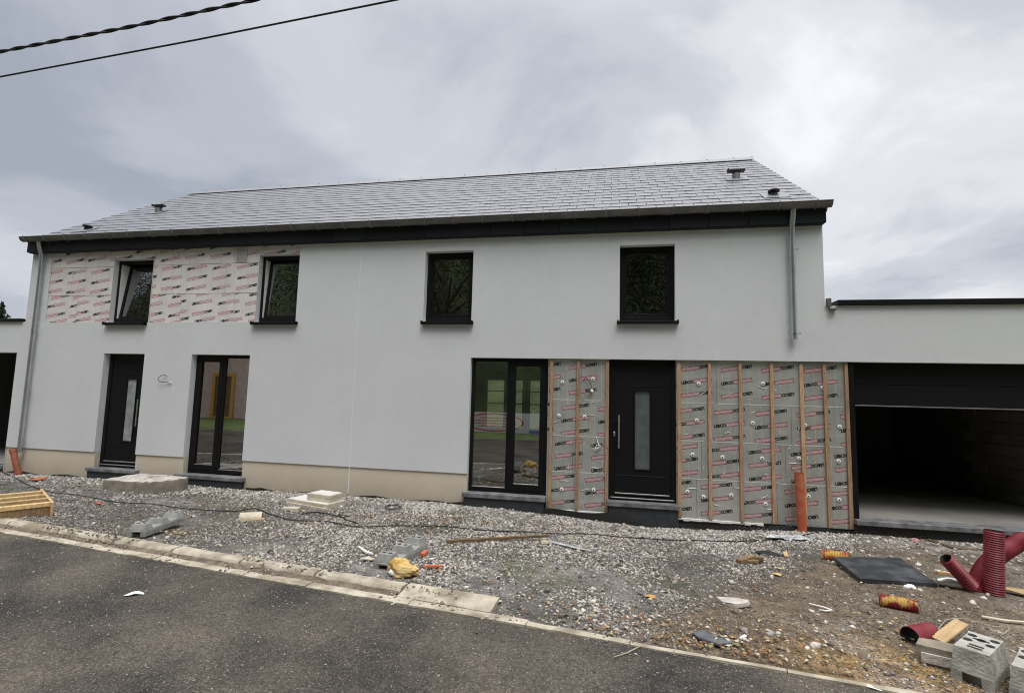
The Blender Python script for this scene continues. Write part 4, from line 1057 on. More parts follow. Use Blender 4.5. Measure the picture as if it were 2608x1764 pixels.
duct(bez(b2-Vector((0,0,.2)), at_dep(2206,1288,b2.y+.05), at_dep(2248,1268,b2.y+.3), e2_, 40), .078, X['duct'], 'dark red corrugated duct bending to the right behind the straight one', group='red ducts by the garage')
s3 = at_dep(2146, 1266, b2.y-.08); f3 = at_dep(2204, 1328, b2.y-.02)
duct([f3, s3], .057, X['duct'], 'thin dark red corrugated duct leaning to the left', pitch=.028, amp=.006, group='red ducts by the garage')
def lying(a0, b0, a1, b1_, r, material, label, **kw):
    p = g2(a0, b0); q = g2(a1, b1_); p.z = hz(p.x,p.y)+r*.8; q.z = hz(q.x,q.y)+r*.8; return duct([p, q], r, material, label, **kw)
lying(1868, 1268, 1928, 1276, .062, X['ducto'], 'faded orange and yellow corrugated duct offcut by the black slab', pitch=.026)
lying(1996, 1372, 2083, 1388, .055, X['ducty'], 'red and yellow corrugated duct offcut lying on bare soil', pitch=.022)
lying(2066, 1462, 2112, 1450, .068, X['duct'], 'short crimson duct end beside the broken concrete block', pitch=.03, amp=.002)

# fence feet
def foot(p, rz, L_, W, Hh, n, material, label, group=None, big=False, zb=None):
    t_ = empty('fence_foot', Vector((p.x, p.y, (.149 if zb is None else zb))) if n > 1 else Vector(p)+Vector((0,0,.01)), label, 'fence foot', group, rz=rz)
    bs = Hh*(.45 if big else .52)
    m = MB()
    # body with an open slot under the front and back end
    def trap(x0, x1, y0, y1, z0, z1, tx, ty): m.add([(x0,y0,z0),(x1,y0,z0),(x1,y1,z0),(x0,y1,z0),(x0+tx,y0+ty,z1),(x1-tx,y0+ty,z1),(x1-tx,y1-ty,z1),(x0+tx,y1-ty,z1)], [(3,2,1,0),(4,5,6,7),(0,1,5,4),(1,2,6,5),(2,3,7,6),(3,0,4,7)])
    lg = W*.27
    trap(-W/2, -W/2+lg, 0, L_, -.01, bs*.62, 0, 0); trap(W/2-lg, W/2, 0, L_, -.01, bs*.62, 0, 0)
    trap(-W/2+lg+.001, W/2-lg-.001, L_*.14, L_*.86, -.01, bs*.62, 0, 0)
    trap(-W/2+.0, W/2-.0, 0, L_, bs*.62+.001, bs, .006, .006)
    m.build('body', material, t_)
    bl = L_/n*.62 if n > 1 else L_*.97; gap = (L_-n*bl)/max(1, n-1) if n > 1 else 0
    for i in range(n):
        m = MB(); y0 = i*(bl+gap) if n > 1 else .006
        trap(-W/2+(.004 if big else .01), W/2-(.004 if big else .01), y0+.004, y0+bl-.004, bs+.001, Hh, (.012 if big else W*.09), (.012 if big else .022)); m.build('raised_block', material, t_)
        hm = MB()
        if big:
            for hx, hy, rx_, ry_ in ((-.25,.78,.11,.05),(.25,.78,.11,.05),(0,.64,.22,.035),(-.25,.5,.11,.05),(.25,.5,.11,.05)):
                hm.tube([(hx*W*1.1, y0+hy*bl, Hh-.004), (hx*W*1.1, y0+hy*bl, Hh+.0025)], [.025,.0245], 14)
            hm.box(-.16*W, .2*W, y0+bl*.28, y0+bl*.33, Hh-.004, Hh+.0025); hm.box(-.16*W, .2*W, y0+bl*.17, y0+bl*.22, Hh-.004, Hh+.0025)
            hm.box(-.2*W, .2*W, y0+bl*.62, y0+bl*.67, Hh-.004, Hh+.0025)
        else:
            for hx in (-.17, .17): hm.tube([(hx*W, y0+bl*.5, Hh-.004), (hx*W, y0+bl*.5, Hh+.0022)], [.021,.020], 10)
        hm.build('socket_hole', X['hole'], t_)
    if not big:
        m = MB(); m.box(-W*.28, W*.28, -.004, .002, bs*.78, bs*.92); m.build('name_bar', X['conct'], t_)
    return t_
p = g2(307, 1229); q = g2(405, 1190)
foot(p, math.atan2(-(q-p).x, (q-p).y), .72, .205, .12, 3, X['concg'], 'grey three block fence foot resting on the kerb near wooden pallet', 'long fence feet on the gravel')
p = g2(868, 1292); q = g2(946, 1250)
foot(p, math.atan2(-(q-p).x, (q-p).y), .76, .205, .145, 3, X['concg'], 'grey three block fence foot with yellow foam lump leaning against it', 'long fence feet on the gravel', zb=.112)
p = g2(2206, 1556); q = g2(2262, 1505)
foot(p, math.atan2(-(q-p).x, (q-p).y)+.0, .40, .205, .20, 1, X['concb'], 'weathered concrete fence foot with round sockets beside broken block', 'short concrete fence feet', big=True)
p = g2(2350, 1605)
foot(p, R(-40), .42, .22, .185, 1, X['concb'], 'concrete fence foot cut off by the right edge of the view', 'short concrete fence feet', big=True)

# yellow foam lump
def blob(name, p, size, material, seed, label, cat, rough_=.45, parent=None, sub=3, fq=1.6):
    bm = bmesh.new(); bmesh.ops.create_icosphere(bm, subdivisions=sub, radius=1)
    for v in bm.verts:
        n_ = mnoise.fractal(v.co*fq+Vector((seed,seed*2,0)), 1., 2., 3); v.co *= 1+rough_*n_
        v.co = Vector((v.co.x*size[0], v.co.y*size[1], max(v.co.z, -.55)*size[2]))
    me = bpy.data.meshes.new(name); bm.to_mesh(me); bm.free(); me.materials.append(material)
    me.polygons.foreach_set('use_smooth', [True]*len(me.polygons))
    o = bpy.data.objects.new(name, me); COL.objects.link(o); o.location = p
    if parent: o.parent = parent
    if label: tag(o, label, cat)
    return o
p = g2(915, 1306); fl = empty('foam_lump', p, 'torn yellow foam lump lying against grey fence foot by the kerb', 'foam lump', rz=R(-12))
bm = bmesh.new(); bmesh.ops.create_icosphere(bm, subdivisions=5, radius=1)
for v in bm.verts:
    c = v.co.copy(); n_ = mnoise.fractal(c*1.3+Vector((4.1,2,0)), 1., 2., 3); k_ = mnoise.noise(c*4.2+Vector((9,1,3)))
    q_ = c*(1+.26*n_+.07*abs(k_)); tp = 1-.55*max(0., c.x)
    dn = math.exp(-((c-Vector((-.55,-.75,-.1))).length/.38)**2)        # torn hollow at the front
    q_ *= 1-.45*dn
    v.co = Vector((q_.x*.17, q_.y*.10*tp, max(q_.z, -.5)*.10*tp))
me = bpy.data.meshes.new('foam_body'); bm.to_mesh(me); bm.free(); me.materials.append(X['foam']); me.polygons.foreach_set('use_smooth', [True]*len(me.polygons))
o = bpy.data.objects.new('foam_body', me); COL.objects.link(o); o.parent = fl; o.location = (0,0,.055)
blob('foam_core', (-.085,-.06,.03), (.035,.025,.03), X['paper'], 2.2, None, None, .3, fl)

# concrete slab at the first door
p0, p1 = g2(233, 1111), g2(335, 1121); p2 = g2(386, 1103)
base = p0.copy(); ax = (p1-p0); ax.z = 0; Lx = ax.length; rz = math.atan2(ax.y, ax.x)
slab = empty('concrete_slab', base, 'thick broken concrete slab with rounded corner lying before the left door', 'concrete slab', rz=rz)
def local(pt): return Matrix.Rotation(-rz, 4, 'Z') @ (pt-base)
l2 = local(p2)
poly = [(0,0),(Lx*.5,-.015),(Lx*.85,.01),(Lx*1.02,.07),(Lx*1.12,.18),(Lx*1.2,.36),(Lx*1.2,.62),(Lx*.9,.70),(Lx*.4,.69),(.0,.66),(-.05,.3)]
pp = []
for a, b in zip(poly, poly[1:]+poly[:1]):
    for t_ in (0,.33,.66): pp.append((a[0]+(b[0]-a[0])*t_+random.uniform(-.008,.008), a[1]+(b[1]-a[1])*t_+random.uniform(-.008,.008)))
m = MB(); n = len(pp); hs_ = [random.uniform(.165,.185) for _ in pp]
ctr = (sum(q_[0] for q_ in pp)/n, sum(q_[1] for q_ in pp)/n)
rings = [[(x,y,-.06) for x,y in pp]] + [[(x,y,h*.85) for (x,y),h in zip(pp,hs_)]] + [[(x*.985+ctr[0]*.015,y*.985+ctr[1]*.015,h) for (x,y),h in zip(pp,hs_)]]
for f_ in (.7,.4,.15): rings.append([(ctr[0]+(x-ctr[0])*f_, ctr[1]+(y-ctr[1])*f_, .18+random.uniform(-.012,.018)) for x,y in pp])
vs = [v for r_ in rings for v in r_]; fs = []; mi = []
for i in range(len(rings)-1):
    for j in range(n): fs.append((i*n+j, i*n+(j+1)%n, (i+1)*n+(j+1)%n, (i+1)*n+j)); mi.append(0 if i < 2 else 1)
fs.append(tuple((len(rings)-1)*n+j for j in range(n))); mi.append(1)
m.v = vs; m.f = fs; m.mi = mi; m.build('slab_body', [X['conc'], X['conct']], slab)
m = MB(); m.bbox(.55,.9,.25,.29,.185,.205,.004, mat=Matrix.Rotation(.3,4,'Z')); m.build('mortar_crumb', X['conct'], slab)

# insulation offcuts
p = g2(648, 1145); q = g2(738, 1157)
rz = math.atan2((q-p).y, (q-p).x); L_ = (q-p).length
ins1 = empty('insulation_offcut', p, 'large cream insulation offcut, lowest of the pile by the plinth', 'insulation offcut', 'insulation offcuts by the plinth', rz=rz)
for k_ in range(2): m = MB(); m.bbox(random.uniform(-.01,.01), L_, 0+.02*k_, .42, .0+.05*k_, .048+.05*k_, .004); m.build('foam_layer', X['pur'], ins1)
m = MB(); m.box(.02, L_-.02, .03, .41, .0985, .102); m.build('foil_face', X['foilw'], ins1)
off = Matrix.Translation(p) @ Matrix.Rotation(rz,4,'Z') @ Vector((.30*L_/.78+.04,.08,.103))
ins2 = empty('insulation_offcut', off, 'smaller cream insulation offcut lying on top of the pile', 'insulation offcut', 'insulation offcuts by the plinth', rz=rz+.06)
for k_ in range(2): m = MB(); m.bbox(0, .46, 0, .30, .055*k_, .053+.055*k_, .004); m.build('foam_layer', X['pur'], ins2)
m = MB(); m.box(.02,.44,.02,.29,.1085,.112); m.build('foil_face', X['foilw'], ins2)
p = g2(662, 1159); m = MB(); m.bbox(-.11,.11,-.05,.05,0,.055,.004, mat=Matrix.Rotation(.25,4,'Z')); tag(m.build('insulation_scrap', X['pur'], loc=p), 'little cream insulation scrap in front of the pile', 'insulation scrap')

# cream ridge tile
p = g2(570, 1176)
rt = empty('ridge_tile', p, 'cream half round tile with a wooden strip lying on gravel', 'tile', rz=R(28))
m = MB()
for r_ in (.085,.072): m.tube([(-.14,0,.0),(.14,0,.0)], r_, 10, False, arc=(-math.pi*.5, math.pi*.5), up=Vector((0,0,1)))
m.build('tile_shell', X['pur'], rt, smooth=50)
m = MB(); m.bbox(-.13,.17,-.17,-.11,.0,.02,.003, mat=Matrix.Rotation(.15,4,'Z')); m.build('wood_strip', X['wood'], rt)

# wooden pallet
A = g2(113, 1170); e1_ = Vector((-.86,.51,0)).normalized(); rz = math.atan2(e1_.y, e1_.x)
pal = empty('wooden_pallet', A, 'yellow wooden slatted frame lying at the left edge by the kerb', 'pallet', rz=rz)
m = MB(); m.bbox(0, 1.25, -.03, .0, .0, .17, .003); m.build('end_board', X['wood'], pal)
m = MB(); m.bbox(0, 1.25, .95, .98, .0, .17, .003); m.build('end_board', X['wood'], pal)
for k_ in range(4):
    m = MB(); x0_ = .04+k_*.33; m.bbox(x0_, x0_+.075, .001, .949, .115, .168, .003); m.build('slat', X['wood'], pal)
for k_ in range(2):
    m = MB(); x0_ = .05+k_*1.0; m.bbox(x0_, x0_+.04, .001, .949, .0, .113, .003); m.build('bearer', X['woodd'], pal)

# black slab
P4 = [gr(a*D, b*D) for a, b in ((1892,1279),(1952,1323),(2128,1333),(2042,1283))]
c_ = sum(P4, Vector())/4; m = MB(); zz = max(0, 0); m.prism([(p.x-c_.x, p.y-c_.y) for p in P4], .0, .045)
bs_ = m.build('black_slab', X['slab'], loc=(c_.x, c_.y, hz(c_.x, c_.y)+.012)); tag(bs_, 'thin black stone slab lying flat on the soil before the garage', 'stone slab'); bs_.rotation_euler = (R(1), R(-1), 0)
# silver wrap and white scraps beside it
p = g2(2165, 1333); m = MB(); m.tube([(-.13,.02,.04),(-.06,0,.05),(.05,-.01,.045),(.15,-.03,.04)], [.035,.052,.05,.042], 10); o = m.build('silver_tube', X['silver'], loc=p, smooth=50, jit=.004); tag(o, 'crumpled silver wrapped tube between black slab and red ducts', 'tube')
blob('paper_scrap', g2(2064, 1333), (.055,.035,.03), X['paper'], 3., 'crumpled white scrap at the front edge of the black slab', 'scrap'); 
p = g2(1870, 1384); m = MB(); m.tube([(-.09,.07,.02),(0,.0,.025),(.05,-.04,.02),(.0,-.05,.015),(-.05,-.04,.015)], [.006,.008,.009,.008,.005], 6); tag(m.build('white_strip', X['white'], loc=p, smooth=True), 'bent white plastic strip on the bare soil', 'plastic strip')
# broken concrete block, board and wire
p = g2(2082, 1504); q = g2(2166, 1524); rz = math.atan2((q-p).y, (q-p).x)
bb = empty('broken_block', p, 'broken hollow concrete block between the crimson duct and fence foot', 'concrete block', rz=rz)
m = MB(); m.prism([(0,0),(.21,0),(.235,.04),(.23,.16),(.12,.17),(.03,.13)], -.02, .125); m.build('block_body', X['conc'], bb, jit=.004)
m = MB(); m.bbox(.02,.19,-.012,.0,.02,.085,.003); m.build('block_rib', X['conct'], bb)
p = g2(2166, 1470); m = MB(); m.bbox(-.15,.17,-.045,.045,.0,.02,.003); o = m.build('plank_offcut', X['board'], loc=p+Vector((0,.05,.085))); o.rotation_euler = (R(6), R(-16), R(33)); tag(o, 'pale plank offcut propped behind the broken concrete block', 'plank')
# slate offcut near the road
p = g2(1617, 1456); m = MB(); m.prism([(-.13,.05),(-.10,-.03),(.02,-.10),(.14,-.03),(.06,.09),(-.05,.11)], 0, .012); o = m.build('slate_offcut', X['dslate'], loc=p+Vector((0,0,.018))); o.rotation_euler = (R(-3),R(2),0); tag(o, 'dark grey slate offcut lying among leaves near the road', 'slate')
# brown planks
p = g2(1700, 1276); bp2 = empty('broken_planks', p, 'broken brown timber bits on the gravel below the orange pipe', 'timber')
for (x0_,x1_,y0_,y1_,z0_,z1_,a) in ((-.17,.06,-.04,.03,.03,.075,.62),(-.05,.15,.02,.08,.02,.06,-.35),(-.02,.10,-.10,-.05,.02,.05,-.2)):
    m = MB(); m.bbox(x0_,x1_,y0_,y1_,z0_,z1_,.003, mat=Matrix.Rotation(a,4,'Z') @ Matrix.Rotation(-.12,4,'Y')); m.build('timber_piece', X['woodd'], bp2)
p = g2(1783, 1262); m = MB(); m.bbox(-.022,.022,-.09,.09,.0,.035,.003); o = m.build('wood_offcut', X['wood'], loc=p); o.rotation_euler = (0,0,R(-12)); tag(o, 'small pale wood offcut standing out right of the brown timber', 'wood offcut')
# long slat, rag, grey strip
p = g2(1012, 1233); q = g2(1224, 1227); rz = math.atan2((q-p).y, (q-p).x); m = MB(); m.bbox(0,(q-p).length+.12,-.02,.02,.01,.04,.003); o = m.build('timber_slat', X['woodd'], loc=p); o.rotation_euler = (0,0,rz); tag(o, 'long brown timber slat lying on the gravel', 'timber slat')
p = g2(1236, 1234); blob('rag', p+Vector((0,0,.02)), (.055,.09,.022), X['twig'], 5., 'beige rag at the right end of the long timber slat', 'rag')
p = g2(1248, 1232); q = g2(1345, 1255); rz = math.atan2((q-p).y, (q-p).x); L_ = (q-p).length; m = MB(); m.prism([(0,-.03),(L_*.5,-.035),(L_,-.01),(L_,.01),(L_*.5,.03),(0,.03)], 0, .006); o = m.build('grey_strip', X['plast'], loc=p+Vector((0,0,.02))); o.rotation_euler = (0,0,rz); tag(o, 'pale grey tapered strip pointing away from the rag', 'strip')
# orange pipe at the wall, brown pipe at the left
p = g2(1821, 1207); top = on_y(1813*D, 1072*D, p.y); t_ = empty('drain_pipe', p, 'upright orange plastic drain pipe standing before the insulated wall', 'pipe')
tv = top-p; m = MB(); m.tube([tv*-.2, tv*.5, tv*.985, tv], [.062,.062,.062,.062], 20, False); m.tube([tv*.9, tv], [.054,.054], 20, False); m.build('pipe_wall', X['pvc'], t_, smooth=40)
m = MB(); m.tube([tv*.985, tv*1.0], .064, 20, False); m.build('pipe_rim', X['pvc'], t_, smooth=40)
p = on_y(165/3.521, 850+1268/3.521, -.12); p.z = hz(p.x, p.y); top = on_y(115/3.521, 850+1035/3.521, -.14); tv = top-p
t_ = empty('drain_pipe', p, 'short brown drain pipe leaning under the left downpipe', 'pipe'); m = MB(); m.tube([tv*-.1, tv*.5, tv], .055, 18, False); m.tube([tv*.88, tv*1.01], .062, 18, False); m.tube([tv*.4, tv], .047, 18, False); m.build('pipe_wall', X['pvcb'], t_, smooth=40)
m = MB(); m.tube([tv*.02, tv*.1], .066, 18, False); m.build('pipe_collar', X['pvcb'], t_, smooth=40)
# tile shards
p = g2(86, 1091); m = MB(); m.prism([(-.16,-.05),(.10,-.09),(.17,.02),(.02,.10),(-.12,.06)], 0, .018); o = m.build('tile_shard', X['redt'], loc=p+Vector((0,0,.03))); o.rotation_euler = (R(8),R(-6),0); tag(o, 'orange roof tile shard lying near the left downpipe', 'tile shard')
p = g2(983, 1291); m = MB(); m.prism([(-.10,-.02),(.09,-.015),(.10,.012),(-.09,.02)], 0, .012); o = m.build('red_strip', X['redt'], loc=p+Vector((0,0,.025))); o.rotation_euler = (0,0,R(20)); tag(o, 'thin red strip on the gravel right of the yellow foam', 'strip')
p = g2(962, 1262); m = MB(); m.prism([(-.025,-.05),(.025,-.06),(.03,.05),(-.02,.06)], 0, .03); o = m.build('brick_shard', X['redt'], loc=p+Vector((0,0,.02))); tag(o, 'pinkish brick shard right behind the second fence foot', 'brick shard')
p = g2(252, 1284/1.0-0); p = gr(250, 1285); m = MB(); m.prism([(-.07,-.02),(.07,-.03),(.05,.04),(-.05,.03)], 0, .012); o = m.build('red_scrap', X['redt'], loc=p+Vector((0,0,.02))); tag(o, 'small red scrap on gravel in front of the concrete slab', 'scrap')
# white scraps
def flat(name, p, pts_, material, label, cat, rx=0, ry=0, dz=.004, th=.003):
    m = MB(); m.prism(pts_, 0, th); o = m.build(name, material, loc=p+Vector((0,0,dz))); o.rotation_euler = (rx, ry, 0); return tag(o, label, cat)
p = on_z(302*D, 1349*D, .1); pr_ = empty('paper_scrap', p, 'crumpled white paper scrap lying on the dark road', 'paper')
m = MB(); m.add([(-.055,-.04,.003),(.0,-.045,.012),(.03,-.01,.018),(.085,.02,.006),(.07,.04,.008),(.02,.03,.025),(-.03,.02,.015)], [(0,1,2,5,6),(2,3,4,5)]); sc_ = m.build('paper_sheet', X['paper'], pr_); sc_.modifiers.new('t','SOLIDIFY').thickness = .002
P_ = [gr(600+a/3.521, 1100+b/3.521) for a, b in ((1105,1045),(1140,1075),(1180,1100),(1228,1112))]
m = MB(); m.tube([q_-P_[0]+Vector((0,0,.025)) for q_ in P_], [.012,.018,.018,.013], 6); tag(m.build('white_profile', X['white'], loc=P_[0], smooth=True), 'curved white plastic profile on gravel left of second fence foot', 'plastic profile')
p = gr(600+1190/3.521, 1100+1155/3.521); flat('pale_chip', p, [(-.06,-.03),(.05,-.03),(.06,.02),(-.04,.035)], X['pur'], 'pale flat chip on gravel left of the second fence foot', 'chip', dz=.02, th=.01)
# clear plastic sheet below the orange pipe
p = g2(1800, 1224)
bm = bmesh.new(); bmesh.ops.create_grid(bm, x_segments=22, y_segments=10, size=1)
for v in bm.verts:
    x, y = v.co.x*.36, v.co.y*.12; x += .03*math.sin(v.co.y*3); y *= (1-.5*abs(v.co.x)); v.co = Vector((x, y+.06*v.co.x, .03+.03*mnoise.noise(Vector((x*9,y*14,1.3)))+.02*mnoise.noise(Vector((x*22,y*30,4)))))
me = bpy.data.meshes.new('plastic_sheet'); bm.to_mesh(me); bm.free(); me.materials.append(X['plast']); o = bpy.data.objects.new('plastic_sheet', me); COL.objects.link(o); o.location = p; tag(o, 'crumpled grey plastic sheet at the foot of the orange pipe', 'plastic sheet')
# timber edging frame before the garage
P_ = [g2(2108,1226), g2(2165,1246), g2(2240,1250), g2(2322,1246)]
m = MB(); o0 = P_[0]
m.tube([q_-o0+Vector((0,0,.012)) for q_ in P_], .018, 4); tag(m.build('edging_strip', X['woodd'], loc=o0), 'weathered timber edging strip on the ground before the garage', 'edging')
blob('pink_stone', g2(2078*1.0+0, 1228), (.05,.05,.04), mat('pinkish', (.55,.28,.27), .9), 6., 'pink lump of stone on the ground before the garage', 'stone')
p = g2(2150, 1304); m = MB(); m.bbox(-.09,.09,-.02,.02,.0,.03,.003); o = m.build('wood_scrap', X['wood'], loc=p); o.rotation_euler=(0,0,R(-8)); tag(o, 'flat wood scrap lying left of the red ducts', 'wood scrap')
P_ = [g2(2228,1404), g2(2280,1413), g2(2324,1417)]; m = MB(); m.tube([q_-P_[0]+Vector((0,0,.02)) for q_ in P_], .012, 6); tag(m.build('pale_rod', X['pur'], loc=P_[0], smooth=True), 'pale thin rod on the soil at the right edge', 'rod')
p = g2(2305,1350); flat('cardboard_scrap', p, [(-.12,.06),(.02,-.05),(.14,-.06),(.16,.03),(.0,.08)], X['board'], 'pale cardboard scrap right of the red ducts', 'cardboard', R(6), 0, .03, .012)
# rust brown boards inside left garage
for k_, (x_, y_, w_, h_, mm) in enumerate(((-12.9,.9,.5,.28,'woodd'),(-13.2,1.2,.6,.5,'plast'))):
    o = blob(('rubble_heap' if k_ == 0 else 'cement_bag'), (x_, y_, .14), (w_*.6,.3,h_), X[mm], k_*3+1., ('brown rubble heap inside the left garage opening', 'grey bag behind the rubble in left garage')[k_], ('rubble heap','bag')[k_])

# black cable along the ground
uv = [(0,1200),(30,1214),(110,1250),(200,1263),(290,1280),(380,1285),(460,1296),(540,1302),(600,1304),(650,1297),(690,1312),(740,1326),(830,1330),(900,1343),(1000,1341),(1130,1343),(1220,1352),(1330,1356),(1400,1361),(1500,1362),(1600,1371),(1750,1378),(1900,1380),(2000,1374),(2060,1362),(2120,1346),(2150,1336)]
P_ = [gr(u, v) for u, v in uv]; P2 = []
for i in range(len(P_)-1):
    p0_, p1_, p2_, p3_ = P_[max(0,i-1)], P_[i], P_[i+1], P_[min(len(P_)-1,i+2)]
    for t_ in (0,.25,.5,.75):
        P2.append(.5*((2*p1_)+(p2_-p0_)*t_+(2*p0_-5*p1_+4*p2_-p3_)*t_*t_+(3*p1_-p0_-3*p2_+p3_)*t_**3))
P2 = [Vector((q_.x, q_.y, hz(q_.x, q_.y)+.018)) for q_ in P2]
m = MB(); m.tube([q_-P2[0] for q_ in P2], .0068, 7); tag(m.build('ground_cable', X['cable'], loc=P2[0], smooth=True), 'long black cable snaking over the gravel along the house', 'cable')
uv = [(770,1312),(800,1306),(830,1310),(855,1316),(870,1320),(890,1318),(860,1312),(880,1326),(910,1335)]
P2 = [gr(u, v)+Vector((0,0,.02)) for u, v in uv]; P2 = resample(P2, 40); m = MB(); m.tube([q_-P2[0] for q_ in P2], .008, 6); tag(m.build('wire_coil', X['cable'], loc=P2[0], smooth=True), 'loose tangle of thin black wire before the insulation pile', 'wire')
uv = [(980,1294),(990,1288),(1010,1288),(1020,1294),(1005,1298),(990,1299),(982,1295)]
P2 = [gr(u, v)+Vector((0,0,.02)) for u, v in uv]; m = MB(); m.tube([q_-P2[0] for q_ in P2], .008, 6); tag(m.build('wire_loop', X['cable'], loc=P2[0], smooth=True), 'single loop of black wire on pale rubble under the plinth', 'wire')
# twig on the road edge
P2 = [on_z(1563, 1672, .115), on_z(1600,1660,.115), on_z(1632,1643,.12)]; m = MB(); m.tube([q_-P2[0] for q_ in P2], [.003,.005,.004], 5); tag(m.build('twig', X['twig'], loc=P2[0]), 'bare forked twig lying across the road edge', 'twig')

# small things: wires out of the insulated wall, chunk, shard, string, scraps
def wall_wire(uv, mt, r_, label, conn=None):
    P_ = [on_y(u, v, .045-.05*math.sin(math.pi*i/(len(uv)-1))) for i, (u, v) in enumerate(uv)]; P_ = resample(P_, 26); o0 = P_[0]
    t_ = empty('wall_wire', o0, label, 'wire'); m = MB(); m.tube([q_-o0 for q_ in P_], r_, 6); m.build('cable', mt, t_, smooth=True)
    if conn:
        c_ = on_y(*conn, .03)-o0; m = MB(); m.tube([c_+Vector((-.02,0,.01)), c_+Vector((.025,-.015,-.01))], [.02,.016], 8); m.build('connector', X['white'] if mt is X['cable'] else X['pvc'], t_, smooth=True)
wall_wire([(1485,968),(1492,962),(1500,970),(1508,985),(1500,996),(1490,990),(1498,1000),(1506,996)], X['cable'], .006, 'tangle of black wire hanging from the boards left of the right door', (1507,996))
wall_wire([(1519,1112),(1524,1130),(1530,1136),(1520,1132),(1515,1142),(1524,1140),(1528,1134),(1516,1147)], X['white'], .006, 'white looped cable hanging on the boards beside the door handle')
p = gr(1868, 1540); m = MB(); m.prism([(-.14,.05),(-.09,-.05),(.03,-.07),(.12,-.03),(.13,.03),(.02,.06)], 0, .035); o = m.build('mortar_chunk', X['conct'], loc=p+Vector((0,0,.012)), jit=.006); o.rotation_euler = (R(4),R(-5),R(-14)); tag(o, 'flat pale mortar chunk lying where gravel meets soil', 'mortar chunk')
p = gr(1962, 1416); m = MB(); m.add([(-.16,.06,.02),(-.02,-.03,.035),(.16,-.03,.012),(.17,.0,.02),(.0,.04,.06),(-.14,.08,.03)], [(0,1,4,5),(1,2,3,4)]); o = m.build('black_shard', X['rubber'], loc=p); o.modifiers.new('t','SOLIDIFY').thickness = .006; tag(o, 'curled black plastic shard right of the broken brown timber', 'plastic shard')
P_ = [gr(2400+a/7.085, 1560+b/7.085)+Vector((0,0,.02)) for a, b in ((-10,440),(-60,380),(-60,320),(60,170),(220,140),(420,150),(640,210),(860,280),(1100,300),(1230,300),(1150,400),(1050,450))]
P_ = resample(P_, 60); m = MB(); m.tube([q_-P_[0] for q_ in P_], .003, 5); tag(m.build('string', X['twig'], loc=P_[0], smooth=True), 'thin beige string looping over soil behind the concrete fence foot', 'string')
p = on_z(2215, 1752, .1); m = MB(); m.add([(-.06,.02,.004),(.0,-.01,.012),(.06,-.02,.004),(.065,.0,.006),(.0,.012,.018),(-.05,.03,.008)], [(0,1,4,5),(1,2,3,4)]); o = m.build('white_scrap', X['paper'], loc=p); o.modifiers.new('t','SOLIDIFY').thickness = .002; tag(o, 'white scrap on the road at the bottom right', 'scrap')
p = gr(1892, 1632); m = MB(); m.bbox(-.035,.035,-.012,.012,.0,.01,.002); o = m.build('white_clip', X['white'], loc=p+Vector((0,0,.025))); o.rotation_euler = (0,R(-8),R(40)); tag(o, 'small white plastic clip among leaves right of the slate offcut', 'clip')
# fallen leaves and litter, uncountable
def leaves():
    cols = [mat('leaf_%s' % n_, c) for n_, c in (('orange',(.30,.15,.06)),('yellow',(.38,.30,.13)),('brown',(.20,.11,.055)),('green',(.22,.25,.09)),('pale',(.52,.45,.35)))]
    m = MB(); n = 0
    hubs = [(*gr(u, v)[:2], r_, w_) for u, v, r_, w_ in ((1180,1328,.45,4),(1000,1330,.6,4),(1450,1345,.6,3),(700,1345,.6,3),(560,1285,.5,3),(1700,1620,.45,5),(1850,1660,.4,5),(1980,1690,.4,5),(2100,1600,.7,4),(2250,1650,.5,3),(1420,1560,.5,2),(430,1360,.2,2),(1090,1450,.2,1))]
    while n < 2600:
        if random.random() < .72:
            h_ = random.choices(hubs, [q[3] for q in hubs])[0]; x = random.gauss(h_[0], h_[2]); y = random.gauss(h_[1], h_[2]*.45)
        else: x = random.uniform(-10, 5); y = random.uniform(-4.6, -.3)
        if y < yk(x)+.06 or y > -.1: continue
        r_ = random.choice((.008,.012,.016,.024,.03))*random.uniform(.7,1.1); a = random.uniform(0, 6.28); z = hz(x, y)+random.uniform(.014,.032)
        ca, sa = math.cos(a), math.sin(a); el = random.uniform(.5,.9); q = []
        for px_, py_, pz in ((-1,0,.15),(-.3,.55,.0),(.5,.45,.3),(1,0,.1),(.4,-.5,.0),(-.4,-.5,.35)):
            px_ *= r_; py_ *= r_*el; q.append((x+px_*ca-py_*sa, y+px_*sa+py_*ca, z+pz*r_))
        m.add(q, [(0,1,2,3),(0,3,4,5)], random.choices(range(5), (1.3,1.4,6,.6,3))[0]); n += 1
    o = m.build('fallen_leaves', cols, fix=False); tag(o, 'scattered autumn leaves and litter over gravel and soil', 'leaves', None, 'stuff')
leaves()
def bigleaf(u, v, c, label, r_=.05):
    p = gr(u, v); m = MB(); q = [(-1,0,.2),(-.4,.5,0),(.3,.6,.25),(1,.1,.1),(.5,-.45,.0),(-.4,-.5,.3)]
    m.add([(a*r_,b*r_,.012+c_*r_) for a,b,c_ in q]+[(0,0,.015+.35*r_)], [(i,(i+1)%6,6) for i in range(6)]); tag(m.build('leaf', mat('leafc', c), loc=p), label, 'leaf')
bigleaf(1655, 1523, (.52,.27,.06), 'single large orange leaf on the grey gravel', .055)
bigleaf(1978, 1466, (.60,.45,.16), 'yellow foam crumb on gravel left of the black slab', .055)
bigleaf(1984, 1450, (.62,.52,.12), 'smaller yellow crumb just behind the other one', .035)
